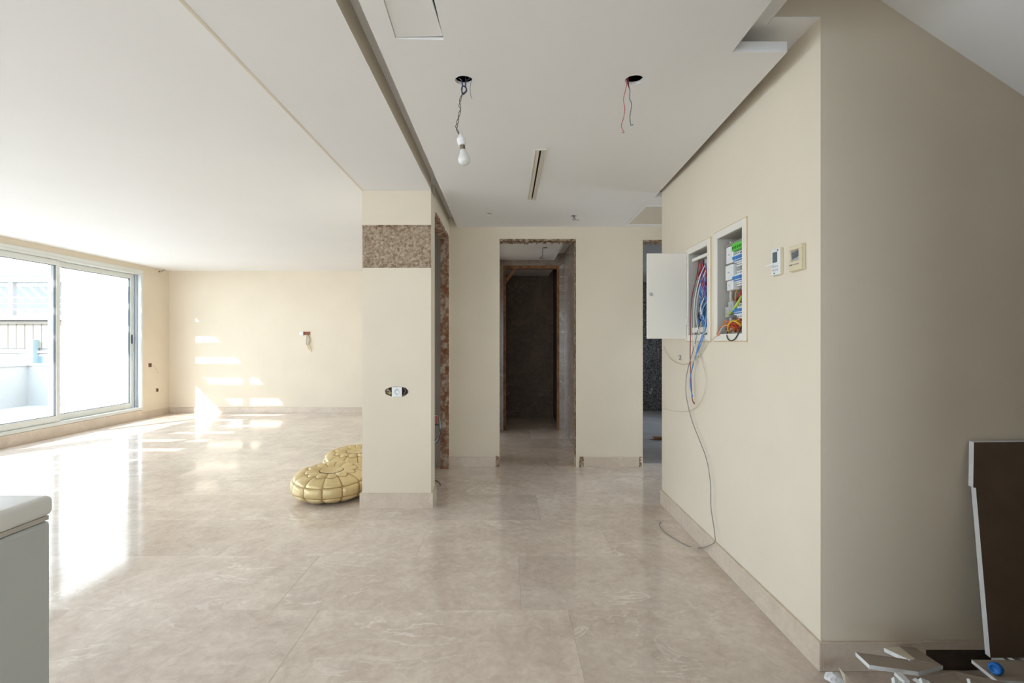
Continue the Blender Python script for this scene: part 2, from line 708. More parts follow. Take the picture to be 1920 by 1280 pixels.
row_off = [0.62, 0.30, 0.0715, 0.66, 0.25, 0.86, 0.45, 0.02, 0.70, 0.33, 0.95, 0.52, 0.17, 0.8]
n_rows = int((9.2 - Y_T0) / TILE_Y) + 1
for rI in range(n_rows):
    y0 = Y_T0 + rI * TILE_Y
    y1 = min(y0 + TILE_Y, 9.25)
    off = row_off[rI % len(row_off)]
    xa, xb = XW, (3.5 if y0 < 4.9 else 0.94)
    k = math.floor((xa - off) / TILE_X)
    while off + k * TILE_X < xb:
        a, b = max(off + k * TILE_X, xa), min(off + (k + 1) * TILE_X, xb)
        k += 1
        if b - a < 0.02 or y1 - y0 < 0.02:
            continue
        g = 0.0003
        o = bpy.data.objects.new('tile', tile_mesh(b - a - 2 * g, y1 - y0 - 2 * g))
        o.location = ((a + b) / 2, (y0 + y1) / 2, random.uniform(-0.0003, 0.0))
        COL.objects.link(o)
        o.parent = fl
conc = box('concrete_screed', (0.96, 5.26, -0.001), (4.38, 9.4, 0.0005), CONCRETE, fl)

# ---- window wall (left)
WIN_TOP, WIN_BOT = 2.486, 0.162
UNITS = [(5.16, 8.29), (1.93, 5.00), (-1.30, 1.77)]
wl_ob = slab_with_holes('wall_left', 'X', -6.42, XW, YB - 0.2, YL + 0.25, 0.0, 2.75,
                        [(a, b, WIN_BOT, WIN_TOP) for a, b in UNITS], PAINT)
struct(wl_ob, 'cream wall around the sliding glass windows', 'wall')

# far living wall, east wall of living, back wall
struct(box('wall_back', (XW, YL, 0), (XP1, YL + 0.25, 2.75), PAINT), 'cream far wall of the bright room with sunlight patches', 'wall')
RW = [(-4.6, -2.4), (-1.9, 0.6)]  # added openings out of view, lighting the hall from behind
struct(slab_with_holes('wall_rear', 'Y', YB - 0.2, YB, XW, 3.5, 0, 3.6, [(a, b, 0.10, 2.40) for a, b in RW], PAINT),
       'cream wall behind the viewer with two tall terrace doors', 'wall')
struct(box('wall_kitchen_stub', (0.92, YB, 0), (1.04, 0.75, 2.62), PAINT), 'cream kitchen partition beside the viewer', 'wall')  # added out of view to keep rear light off the front wall
struct(slab_with_holes('wall_partition', 'X', XP0, -1.07, 4.06, YL, 0, 2.6, [(5.65, 6.95, -1, 2.42)], PAINT), 'cream partition wall behind the pillar', 'wall')  # opening added to pass daylight from the bright room into the inner corridor
struct(boxes('wall_passage', [((-1.07, 5.5, 0), (-0.35, 5.62, ZU)), ((-1.07, 6.98, 0), (-0.35, 7.1, ZU))], PAINT), 'cream side walls of the passage between bright room and inner corridor', 'wall')

# pillar: raw core, plaster coat above and below the exposed band
pil = box('pillar', (XP0, YP + 0.010, 0), (XP1, 4.06, ZC), PAINT)
struct(pil, 'cream pillar with a band of exposed brown cement near its top', 'pillar')
up_c = box('plaster_coat', (XP0, YP, 2.222), (XP1, YP + 0.010, ZC), PAINT, pil)
lo_c = box('plaster_coat', (XP0, YP, 0), (XP1, YP + 0.010, 1.885), PAINT, pil)
ell = bmesh.new()
sc = PY(743.5, 734, YP)
poly = []
for k in range(28):
    a = 2 * math.pi * k / 28
    poly.append((sc.x + 0.094 * math.cos(a) * (1 + random.uniform(-.04, .04)), YP - 0.02,
                 sc.z + 0.042 * math.sin(a) * (1 + random.uniform(-.05, .05))))
add_prism(ell, poly, (0, 0.02 + 0.0105, 0))
cut(lo_c, [ell])
ell = bmesh.new()
add_prism(ell, [(p[0], YP + 0.005, p[2]) for p in poly], (0, 0.055, 0))
cut(pil, [ell])
band = rough_sheet('exposed_cement_band', (XP0 + 0.001, YP + 0.0045, 1.884), (XP1 - XP0 - 0.002, 0, 0), (0, 0, 0.34), 110, 70,
                   0.0035, CEMENT, pil, 26.0)
band['label'] = 'rough brown exposed cement band'
jag_strip('broken_plaster_edge', (XP0, YP - 0.001, 2.222), (XP1, YP - 0.001, 2.222), (0, 0, -1), (0, 0.009, 0), 0.012, 1.0, RAWEDGE, pil)

# hall left wall: over and beside the door opening
DZ = 2.36
hl = slab_with_holes('wall_hall_left', 'X', -0.675, XP1, 4.06, YH, 0, ZU, [(4.06 - 1, 5.035, -1, DZ)], PAINT)
struct(hl, 'narrow cream hall wall above the broken side doorway', 'wall')
rough_sheet('broken_jamb', (-0.678, 5.026, 0.0), (0.085, 0, 0), (0, 0, DZ - 0.005), 10, 200, 0.006, BRICKR, hl, 18, 0.006)
rough_sheet('broken_lintel', (-0.678, 5.035, DZ - 0.009), (0.085, 0, 0), (0, -0.97, 0), 10, 90, 0.006, BRICKR, hl, 18, 0.004)
jag_strip('broken_plaster_edge', (XP1, 5.035, 0.0), (XP1, 5.035, DZ), (0, 1, 0), (0.003, 0, 0), 0.014, 1.0, RAWEDGE, hl, 90)
jag_strip('broken_plaster_edge', (XP1, 4.07, DZ), (XP1, 5.035, DZ), (0, 0, 1), (0.003, 0, 0), 0.03, 1.0, BRICKR, hl, 50)
# closet behind it
struct(box('wall_closet', (-1.07, YH - 0.01, 0), (-0.675, YH + 0.14, 2.6), GREYWALL), 'grey unpainted wall inside the side doorway', 'wall')

# hall end wall with two openings
AX0, AX1, AZ = -0.074, 0.722, 2.373
BX0, BX1, BZ = 1.417, 2.25, 2.363
he = slab_with_holes('wall_hall_end', 'Y', YH, YH + 0.15, XP1, 3.5, 0, ZU, [(AX0, AX1, -1, AZ), (BX0, BX1, -1, BZ)], PAINT)
struct(he, 'cream hall end wall with two raw doorways', 'wall')
for (x0, x1, z) in ((AX0, AX1, AZ), (BX0, BX1, BZ)):
    jag_strip('broken_plaster_edge', (x0, YH - 0.002, z), (x1, YH - 0.002, z), (0, 0, -1), (0, 0.14, 0), 0.022, 1.0, RAWEDGE, he, 60)
    jag_strip('broken_plaster_edge', (x0, YH + 0.002, 0.1), (x0, YH + 0.002, z), (1, 0, 0), (0, 0.1, 0), 0.004, 1.0, RAWEDGE, he, 120)
    jag_strip('broken_plaster_edge', (x1, YH + 0.002, 0.1), (x1, YH + 0.002, z), (-1, 0, 0), (0, 0.1, 0), 0.005, 1.0, RAWEDGE, he, 120)

# right wall with two recessed boxes
B1 = (3.035, 3.365, 1.345, 1.905)     # opening y0,y1,z0,z1 of the far box
B2 = (2.585, 2.905, 1.345, 1.915)
wr = slab_with_holes('wall_right', 'X', XR, XR + 0.17, YT, 3.95, 0, ZU, [B1, B2], PAINT)
struct(wr, 'cream right wall with recessed electrical boxes', 'wall')
struct(box('wall_core', (XR + 0.17, YT + 0.05, 0), (3.5, 3.95, ZU), PAINT), 'solid block behind the electrical boxes', 'wall')

# shaded wall facing the camera, below the sloping ceiling
struct(prism('wall_front', [(XR + 0.17, YT, 0), (3.5, YT, 0), (3.5, YT, 3.3), (1.065, YT, 3.3), (1.065, YT, ZU), (XR + 0.17, YT, ZU)],
             (0, 0.05, 0), PAINT), 'shaded beige wall under the sloping ceiling', 'wall')
struct(box('wall_stair_side', (3.3, YB, 0), (3.5, YT, 3.3), PAINT), 'cream side wall beyond the sloping ceiling', 'wall')
slope_a, slope_b = Vector((1.065, 0, 2.665 + (1.486 - 1.065) * 0.666)), Vector((3.4, 0, 2.665 - (3.4 - 1.486) * 0.666))
struct(prism('ceiling_slope', [(slope_a.x, YT, slope_a.z), (slope_b.x, YT, slope_b.z), (slope_b.x, YT, slope_b.z + 0.3),
                               (slope_a.x, YT, slope_a.z + 0.3)], (0, YB - YT, 0), CEIL), 'white sloping ceiling at the upper right', 'ceiling')
struct(slab_with_holes('wall_right_corridor', 'X', 3.35, 3.5, 3.95, YH, 0, ZU, [(4.1, 5.0, 0.3, 2.3)], PAINT), 'cream end wall of the corridor behind the boxes', 'wall')

# ceilings
struct(box('ceiling_living', (-6.42, YB - 0.2, ZL), (XP0, 9.3, 2.95), CEIL), 'white flat ceiling of the bright room', 'ceiling')
struct(boxes('ceiling_upper', [((XP0, YB - 0.2, ZU), (1.065, 9.3, 2.95)), ((1.065, YT + 0.05, ZU), (4.5, 9.6, 2.95)),
                               ((1.065, YT + 0.0005, ZU - 0.003), (XR, YT + 0.05, ZU))], CEIL),
       'white upper ceiling seen through the gaps of the dropped ceiling', 'ceiling')
struct(box('ceiling_shaft_side', (0.95, YB, 2.62), (1.064, YT, 3.4), CEIL), 'white side above the sloping ceiling', 'ceiling')
bm = bmesh.new()
add_box(bm, (XP0, YB, ZC), (XP1, YP - 0.0005, ZU), 0, 2, 1)
bm.faces.ensure_lookup_table()
bm.faces[0].material_index = 0
cb = struct(finish('ceiling_beam', bm, [CEIL, PAINT]), 'white flat beam running from the pillar towards the viewer', 'beam')
box('corner_bead', (XP0 - 0.003, YB, ZC - 0.0015), (XP0 + 0.011, YP - 0.001, ZC + 0.03), PAINT, cb)

hp = prism('ceiling', [(-0.522, YB, ZP), (0.93, YB, ZP), (0.93, 2.027, ZP), (1.158, 2.027, ZP), (1.226, 4.07, ZP), (3.4, 4.07, ZP),
                       (3.4, YH, ZP), (-0.517, YH, ZP)], (0, 0, 0.014), CEIL)
struct(hp, 'white dropped hall ceiling with holes for lamps', 'ceiling')
H1 = PZ(870, 151, ZP)
H2 = PZ(1189, 150, ZP)
H3 = PZ(917, 401, ZP)
H4 = PZ(1076, 405, ZP)
SL0, SL1 = PZ(1012, 279, ZP), PZ(1001, 375, ZP)
cuts = [cyl_cutter(H1, 0.040, 2.4, 2.6, 28, 0.03), cyl_cutter(H2, 0.041, 2.4, 2.6, 28, 0.03),
        cyl_cutter(H3, 0.034, 2.4, 2.6, 24, 0.02), cyl_cutter(H4, 0.034, 2.4, 2.6, 24, 0.05)]
bm = bmesh.new()
hatch = [PZ(742, 73, ZP), PZ(832, 75, ZP), Vector((-0.258, 1.52, ZP)), Vector((-0.425, 1.52, ZP))]
add_prism(bm, [(p.x, p.y, 2.4) for p in hatch], (0, 0, 0.2))
cuts.append(bm)
bm = bmesh.new()
add_box(bm, (0.200, SL0.y + 0.02, 2.4), (0.222, SL1.y - 0.02, 2.6))
cuts.append(bm)
cut(hp, cuts)

box('panel_lip', (0.93, 2.027, ZP + 0.0142), (1.158, 2.039, ZP + 0.045), CEIL, hp)
box('panel_lip', (1.228, 4.07, ZP + 0.0142), (3.4, 4.082, ZP + 0.045), CEIL, hp)
for hh, rr in ((H1, 0.052), (H2, 0.053), (H3, 0.045), (H4, 0.045)):
    lathe('back_box', [(rr, 0.0), (rr, 0.080), (0.004, 0.080), (0.004, 0.077), (rr - 0.004, 0.077), (rr - 0.004, 0.0)], (hh.x, hh.y, ZP + 0.0145), BLACK, hp, 24)  # black cups paint in the dark inside the ceiling holes
boxes('void_liner', [((-0.46, 1.46, ZP + 0.085), (-0.22, 1.99, ZP + 0.095)), ((-0.46, 1.46, ZP + 0.015), (-0.452, 1.99, ZP + 0.085)),
                     ((-0.228, 1.46, ZP + 0.015), (-0.22, 1.99, ZP + 0.085)), ((-0.452, 1.982, ZP + 0.015), (-0.228, 1.99, ZP + 0.085)),
                     ((-0.452, 1.46, ZP + 0.015), (-0.228, 1.468, ZP + 0.085))], BLACK, hp)  # black lining paints in the dark behind the hatch gaps

# beyond the doorways: corridor with marble, dark bathroom, side room
CXR = 0.835
struct(slab_with_holes('wall_corridor_left', 'X', -0.35, -0.22, YH + 0.15, 7.2, 0, ZU, [(5.65, 6.95, -1, 2.42)], PAINT), 'cream left wall of the inner corridor', 'wall')
cr = box('wall_corridor_right', (CXR + 0.012, YH + 0.15, 0), (0.955, 7.2, ZU), JOINT)
struct(cr, 'grey brown marble wall on the right of the inner corridor', 'wall')
for i, (a, b, z0, z1) in enumerate([(5.262, 6.2, 0, 1.06), (6.203, 7.195, 0, 1.06), (5.262, 6.2, 1.063, 1.72), (6.203, 7.195, 1.063, 1.72),
                                    (5.262, 6.2, 1.723, 2.598), (6.203, 7.195, 1.723, 2.598)]):
    box('marble_slab', (CXR, a, z0), (CXR + 0.012, b, z1), GREYM, cr, 0.001, 1)
ce = slab_with_holes('wall_corridor_end', 'Y', 7.2, 7.3, -0.35, 0.955, 0, ZU, [(-0.05, 0.772, -1, 2.42)], GREYM)
struct(ce, 'brown marble wall around the inner timber doorway', 'wall')
struct(box('ceiling_corridor', (-0.22, YH + 0.15, ZP), (0.70, 7.2, ZP + 0.045), CEIL), 'white dropped ceiling of the inner corridor', 'ceiling')
# timber door frame with a diagonal brace
tf = empty('timber_door_frame', (0.36, 7.21, 0), 'rough brown timber door frame with a diagonal brace in the inner doorway', 'door frame')
box('jamb', (-0.05, 7.205, 0), (-0.008, 7.29, 2.42), WOOD, tf, 0.003, 1)
box('jamb', (0.742, 7.205, 0), (0.772, 7.29, 2.42), WOOD, tf, 0.003, 1)
box('head', (-0.008, 7.205, 2.375), (0.742, 7.29, 2.42), WOOD, tf, 0.003, 1)
a, b = PY(944, 533, 7.215), PY(969, 500, 7.215)
d = (b - a).normalized()
s = Vector((-d.z, 0, d.x)) * 0.021
prism('brace', [a - s, b - s, b + s, a + s], (0, 0.022, 0), WOOD, tf)
# bathroom
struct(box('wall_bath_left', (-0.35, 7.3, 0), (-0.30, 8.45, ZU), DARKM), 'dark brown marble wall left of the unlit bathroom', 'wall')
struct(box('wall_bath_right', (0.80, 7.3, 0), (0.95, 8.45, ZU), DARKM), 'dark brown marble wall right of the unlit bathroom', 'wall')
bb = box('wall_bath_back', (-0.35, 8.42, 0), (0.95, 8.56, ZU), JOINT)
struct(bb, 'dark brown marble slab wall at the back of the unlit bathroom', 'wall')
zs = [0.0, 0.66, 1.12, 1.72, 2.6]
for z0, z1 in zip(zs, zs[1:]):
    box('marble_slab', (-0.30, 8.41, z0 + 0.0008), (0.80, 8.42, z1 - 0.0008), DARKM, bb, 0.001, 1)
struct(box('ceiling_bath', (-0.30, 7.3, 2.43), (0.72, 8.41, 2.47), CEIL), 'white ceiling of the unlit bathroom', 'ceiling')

# side room behind the second doorway
sr = box('wall_side_room', (0.955, 9.24, 0), (4.3, 9.4, ZU), GREYWALL)
struct(sr, 'rough dark cement wall seen through the right doorway', 'wall')
rough_sheet('rough_cement_coat', (0.96, 9.232, 0.0), (3.3, 0, 0), (0, 0, 2.42), 120, 90, 0.012, ROUGHDARK, sr, 9.0, 0.0)
struct(slab_with_holes('wall_side_room_right', 'X', 4.2, 4.4, YH + 0.15, 9.4, 0, ZU, [(6.4, 8.1, 0.7, 2.3)], GREYWALL),
       'grey outer wall of the side room with its own window', 'wall')
struct(box('wall_side_room_front', (3.5, YH, 0), (4.4, YH + 0.15, ZU), GREYWALL), 'grey front wall of the side room', 'wall')
struct(box('ceiling_side_room', (0.955, YH + 0.15, 2.52), (4.2, 9.24, 2.56), GREYWALL), 'grey ceiling of the side room', 'ceiling')
portal('sky_portal', (-2.0, YB - 0.25, 1.25), (R(90), 0, 0), 5.4, 2.4)
portal('sky_portal', (3.55, 4.55, 1.3), (0, R(90), 0), 2.0, 0.9)
portal('sky_portal', (4.45, 7.25, 1.5), (0, R(90), 0), 1.7, 1.8)

# ---- baseboards
SK = 0.115
struct(box('baseboard_right', (XR - 0.014, YT - 0.014, 0), (XR, 3.95, SK), SKIRT, None, 0.002, 1), 'beige marble baseboard along the right wall', 'baseboard')
bf = empty('baseboard_front', (2.3, YT, 0), 'brown marble baseboard under the shaded wall', 'baseboard', kind='structure')
box('skirting_piece', (XR + 0.0005, YT - 0.0135, 0), (1.66, YT, SK), SKIRT, bf, 0.002, 1)
box('skirting_piece', (1.66, YT - 0.012, 0.085), (3.3, YT, SK + 0.005), SKIRT, bf, 0.002, 1)
struct(boxes('baseboard_pillar', [((XP0 - 0.016, YP - 0.016, 0), (XP1 + 0.016, YP, SK)),
                                  ((XP0 - 0.016, 6.95, 0), (XP0, YL - 0.015, SK)),
                                  ((XP1, YP, 0), (XP1 + 0.016, 4.06, SK)),
                                  ((XP0 - 0.016, YP, 0), (XP0, 5.65, SK))], SKIRT), 'beige marble baseboard around the pillar', 'baseboard')
rough_sheet('raw_mortar', (1.662, YT - 0.004, 0.0), (1.6, 0, 0), (0, 0, 0.084), 60, 8, 0.003, mat('dark_raw_mortar', (0.075, 0.052, 0.034), 0.95, var=0.3, vscale=12), bf, 20)  # dark brown strip below the raised skirting piece
bh = empty('baseboard_hall', (0, YH, 0), 'beige marble baseboards on the hall end wall', 'baseboard', kind='structure')
box('skirting_piece', (XP1 + 0.002, YH - 0.013, 0), (-0.115, YH, 0.105), SKIRT, bh, 0.002, 1)
box('skirting_piece', (0.80, YH - 0.013, 0), (1.375, YH, 0.105), SKIRT, bh, 0.002, 1)
rough_sheet('broken_end', (-0.115, YH - 0.003, 0.0), (0.042, 0, 0), (0, 0, 0.115), 10, 24, 0.006, RAWEDGE, bh, 40, 0.006)
rough_sheet('broken_end', (0.757, YH - 0.003, 0.0), (0.045, 0, 0), (0, 0, 0.108), 10, 24, 0.006, RAWEDGE, bh, 40, 0.006)
rough_sheet('broken_end', (1.375, YH - 0.003, 0.0), (0.03, 0, 0), (0, 0, 0.108), 8, 24, 0.006, RAWEDGE, bh, 40, 0.005)
struct(box('baseboard_back', (XW + 0.016, YL - 0.015, 0), (XP0, YL, 0.105), SKIRT, None, 0.002, 1), 'beige marble baseboard along the far sunlit wall', 'baseboard')
bl = empty('baseboard_left', (XW, 6.5, 0), 'beige marble sill and baseboard under the sliding windows', 'baseboard', kind='structure')
box('skirting_piece', (XW, YB, 0), (XW + 0.02, 8.29, 0.150), SKIRT, bl, 0.002, 1)
box('skirting_piece', (XW, 8.292, 0), (XW + 0.016, YL, 0.105), SKIRT, bl, 0.002, 1)


# ---- sliding windows
def window_unit(idx, y0, y1, label):
    w = empty('window_%d' % idx, (XW, (y0 + y1) / 2, WIN_BOT), label, 'window', kind='structure')
    z0, z1 = WIN_BOT, WIN_TOP
    xo, xi = XW - 0.185, XW + 0.006
    fr = 0.045
    g = 0.001
    bm = bmesh.new()
    add_box(bm, (xo, y0 + g, z0 + g), (xi, y0 + fr, z1 - g))
    add_box(bm, (xo, y1 - 0.022, z0 + g), (xi, y1 - g, z1 - g))
    add_box(bm, (xo, y0 + fr, z1 - 0.055), (xi, y1 - 0.022, z1 - g))
    add_box(bm, (xo, y0 + fr, z0 + g), (xi, y1 - 0.022, z0 + 0.035))
    # raised trim round the inner edge
    t = 0.022
    add_box(bm, (xi, y0 - t, z1 - t), (xi + 0.008, y1 + t, z1 + t))
    add_box(bm, (xi, y0 - t, z0 - 0.008), (xi + 0.008, y1 + t, z0 + 0.022))
    add_box(bm, (xi, y1 - 0.012, z0 + 0.022), (xi + 0.008, y1 + t, z1 - t))
    add_box(bm, (xi, y0 - t, z0 + 0.022), (xi + 0.008, y0 + 0.012, z1 - t))
    finish('frame', bm, ALU, w)
    # vertical tracks on the jamb
    for k, xx in enumerate((XW - 0.055, XW - 0.105, XW - 0.145)):
        box('jamb_track', (xx - 0.008, y1 - 0.040, z0 + 0.036), (xx + 0.006, y1 - 0.0225, z1 - 0.056), ALU_IN, w)
    ym = y0 + (y1 - y0) * 0.515

    def sash(a, b, xc, near):
        st, rt, rb = 0.062, 0.075, 0.085
        zt, zb = z1 - 0.058, z0 + 0.037
        x0, x1 = xc - 0.022, xc + 0.022
        bm = bmesh.new()
        add_box(bm, (x0, a, zb), (x1, a + st, zt), 0.003, 1)
        add_box(bm, (x0, b - st, zb), (x1, b, zt), 0.003, 1)
        add_box(bm, (x0, a + st, zt - rt), (x1, b - st, zt), 0.003, 1)
        add_box(bm, (x0, a + st, zb), (x1, b - st, zb + rb), 0.003, 1)
        sa = finish('sash', bm, ALU, w)
        bm = bmesh.new()
        gk = 0.006
        for (lo, hi) in (((x0 + .01, a + st, zb + rb), (x1 - .008, a + st + gk, zt - rt)),
                         ((x0 + .01, b - st - gk, zb + rb), (x1 - .008, b - st, zt - rt)),
                         ((x0 + .01, a + st + gk, zt - rt - gk), (x1 - .008, b - st - gk, zt - rt)),
                         ((x0 + .01, a + st + gk, zb + rb), (x1 - .008, b - st - gk, zb + rb + gk))):
            add_box(bm, lo, hi)
        finish('gasket', bm, RUBBER, sa)
        bm = bmesh.new()
        v = [bm.verts.new(p) for p in ((xc, a + st, zb + rb), (xc, b - st, zb + rb), (xc, b - st, zt - rt), (xc, a + st, zt - rt))]
        bm.faces.new(v)
        finish('pane', bm, GLASS, sa)
        return sa

    sash(y0 + 0.05, ym + 0.035, XW - 0.045, True)
    s2 = sash(ym - 0.03, y1 - 0.062, XW - 0.115, False)
    bm = bmesh.new()
    xc = XW - 0.115 + 0.022
    add_box(bm, (xc, y1 - 0.105, 1.27), (xc + 0.006, y1 - 0.080, 1.42), 0.002, 1)
    add_box(bm, (xc + 0.006, y1 - 0.098, 1.31), (xc + 0.010, y1 - 0.088, 1.38), 0.001, 1)
    finish('lock_handle', bm, BLACK, s2)
    return w


window_unit(1, *UNITS[0], 'sliding aluminium glass window nearest the sunlit far wall')
window_unit(2, *UNITS[1], 'middle sliding aluminium glass window of the terrace wall')
window_unit(3, *UNITS[2], 'sliding aluminium glass window of the terrace wall nearest the rear wall')

for i, (a, b) in enumerate(RW):  # unseen doors added to bring light into the hall
    w = empty('window_%d' % (4 + i), ((a + b) / 2, YB, 0.1), ['fixed glass terrace door behind the viewer, farther from the hall',
                                                             'fixed glass terrace door behind the viewer, straight behind the hall'][i], 'window', kind='structure')
    y0, y1 = YB - 0.14, YB - 0.08
    mid = (a + b) / 2
    boxes('frame', [((a, y0, 0.10), (a + 0.06, y1, 2.40)), ((b - 0.06, y0, 0.10), (b, y1, 2.40)), ((a + 0.06, y0, 0.10), (b - 0.06, y1, 0.17)),
                    ((a + 0.06, y0, 2.33), (b - 0.06, y1, 2.40)), ((mid - 0.05, y0, 0.17), (mid + 0.05, y1, 2.33))], ALU, w)
    for p0, p1 in ((a + 0.06, mid - 0.05), (mid + 0.05, b - 0.06)):
        bm = bmesh.new()
        bm.faces.new([bm.verts.new(p) for p in ((p0, YB - 0.11, 0.17), (p1, YB - 0.11, 0.17), (p1, YB - 0.11, 2.33), (p0, YB - 0.11, 2.33))])
        finish('pane', bm, GLASS, w)

for n_, (xw, a, b, z0, z1, lab) in enumerate(((3.42, 4.1, 5.0, 0.3, 2.3, 'window at the end of the corridor behind the electrical boxes'),
                                               (4.30, 6.6, 7.9, 0.8, 2.2, 'window of the side room'))):  # both added out of view to let daylight in
    w = empty('window_%d' % (6 + n_), (xw, (a + b) / 2, z0), lab, 'window', kind='structure')
    f = 0.05
    boxes('frame', [((xw - .03, a, z0), (xw + .03, a + f, z1)), ((xw - .03, b - f, z0), (xw + .03, b, z1)), ((xw - .03, a + f, z0), (xw + .03, b - f, z0 + f)),
                    ((xw - .03, a + f, z1 - f), (xw + .03, b - f, z1))], ALU, w)
    bm = bmesh.new()
    bm.faces.new([bm.verts.new(p) for p in ((xw, a + f, z0 + f), (xw, b - f, z0 + f), (xw, b - f, z1 - f), (xw, a + f, z1 - f))])
    finish('pane', bm, GLASS, w)

# ================================================================== OUTSIDE
struct(box('terrace_floor', (-10.3, -6, -0.25), (-6.45, 10.45, -0.03), mat('pale_terrace_tile', (0.48, 0.455, 0.42), 0.7, var=0.12, vscale=1.5)),
       'pale tiled terrace floor outside the windows', 'terrace')
struct(box('terrace_floor_rear', (-6.45, -6, -0.26), (3.5, YB - 0.2, -0.03), MATS['pale_terrace_tile']), 'pale tiled terrace behind the rear doors', 'terrace')
struct(box('terrace_roof_rear', (-6.45, -6, 2.72), (3.5, YB - 0.2, 2.95), WHITE_OUT), 'white flat roof over the rear terrace', 'roof')  # added out of view to cut direct sun through the rear doors
PARA = mat('weathered_parapet_render', (0.42, 0.405, 0.38), 0.85, var=0.12, vscale=1.5)
pa = empty('terrace_parapet', (-10.1, 4, 0), 'low white parapet wall around the terrace', 'parapet')
box('parapet_wall', (-10.2, -6, -0.03), (-10.0, 10.45, 0.80), PARA, pa)
box('parapet_wall', (-10.0, 10.25, -0.03), (-9.25, 10.45, 0.80), PARA, pa)
box('coping', (-10.23, -6, 0.80), (-9.97, 10.47, 0.84), PARA, pa, 0.006, 1)
box('coping', (-9.97, 10.22, 0.80), (-9.25, 10.47, 0.84), PARA, pa, 0.006, 1)
box('terrace_side_wall', (-9.25, 10.2, -0.03), (-6.42, 10.5, 3.4), WHITE_OUT)
tag(bpy.data.objects['terrace_side_wall'], 'tall white rendered wall at the end of the terrace', 'wall', kind='structure')
pg = empty('pergola', (-7.1, 3, 0), 'white slatted pergola above the terrace windows', 'pergola')
PGM = mat('white_painted_pergola', (0.75, 0.73, 0.69), 0.6)
box('beam', (-7.90, -5.5, 2.70), (-7.80, 10.195, 2.92), PGM, pg)
box('beam', (-6.50, -5.5, 2.70), (-6.43, 10.195, 2.92), PGM, pg)
for yy in (-5.4, -1.6, 2.2, 6.0, 9.95):
    box('post', (-7.90, yy - 0.05, -0.03), (-7.80, yy + 0.05, 2.70), PGM, pg) if yy in (-5.4, 9.95) else None
k = 0
bm = bmesh.new()
add_box(bm, (-0.65, -0.03, 0), (0.65, 0.03, 0.24))
sm = bpy.data.meshes.new('slat')
bm.to_mesh(sm)
bm.free()
sm.materials.append(PGM)
yy = -5.2
while yy < 10.0:
    o = bpy.data.objects.new('slat', sm)
    o.location = (-7.15, yy, 2.70)
    COL.objects.link(o)
    o.parent = pg
    o.matrix_parent_inverse = parent_world(pg).inverted()
    yy += 0.558

# street and the building opposite
struct(box('street_ground', (-80, -60, -9.3), (40, 90, -9.0), mat('pale_street', (0.45, 0.43, 0.40), 0.9, var=0.2, vscale=0.2)),
       'pale street far below the terrace', 'ground')
FAC = mat('opposite_facade_render', (0.38, 0.365, 0.34), 0.85, var=0.06, vscale=0.6)
FACT = mat('opposite_tan_boards', (0.24, 0.205, 0.16), 0.85, var=0.1, vscale=1.0)
bd = empty('opposite_building', (-26, 25, -9), 'pale apartment building across the street with roof pergola and tan cladding', 'building')
box('facade', (-46, 25.0, -9), (-12, 33, 2.45), FAC, bd)
FACU = mat('opposite_upper_render', (0.33, 0.33, 0.325), 0.85)
box('upper_storey', (-46, 27.5, 2.45), (-12, 33, 4.4), FACU, bd)
box('ledge', (-46, 24.5, 2.38), (-12, 27.5, 2.62), FACT, bd)
box('ledge', (-46, 24.75, 2.20), (-12, 25.0, 2.32), FACT, bd)
bx = -44.0
while bx < -13:
    box('cladding_board', (bx, 24.90, 0.95), (bx + 0.40, 25.0, 2.2), FACT, bd, 0.012, 1)
    bx += 0.425
box('ledge', (-46, 24.8, 0.72), (-12, 25.0, 0.84), FAC, bd)
GLB = mat('far_window_glass', (0.16, 0.22, 0.24), 0.12)
for wx in (-43, -39, -35, -31, -27.2, -24.2, -20.5, -17):
    f = box('window_frame', (wx - 0.1, 24.92, -0.85), (wx + 2.3, 24.99, 0.66), PLW, bd)
    box('window_pane', (wx, 24.90, -0.75), (wx + 1.06, 24.925, 0.56), GLB, f)
    box('window_pane', (wx + 1.14, 24.90, -0.75), (wx + 2.2, 24.925, 0.56), GLB, f)
box('drain_post', (-24.05, 24.6, -0.6), (-23.75, 24.9, 1.4), mat('grey_green_metal', (0.22, 0.27, 0.26), 0.6), bd)
for px in (-42, -38, -34, -30, -26, -23.6, -20, -16):
    box('roof_post', (px, 25.6, 2.62), (px + 0.22, 25.82, 4.4), FAC, bd)
box('roof_beam', (-46, 25.5, 4.4), (-12, 25.9, 4.65), FAC, bd)
sx = -45.5
while sx < -12.5:
    box('roof_slat', (sx, 24.9, 4.65), (sx + 0.14, 29, 4.95), FAC, bd)
    sx += 0.62
for zz in (2.9, 3.2, 3.5):
    box('railing_bar', (-46, 24.62, zz), (-12, 24.66, zz + 0.04), PLW, bd)

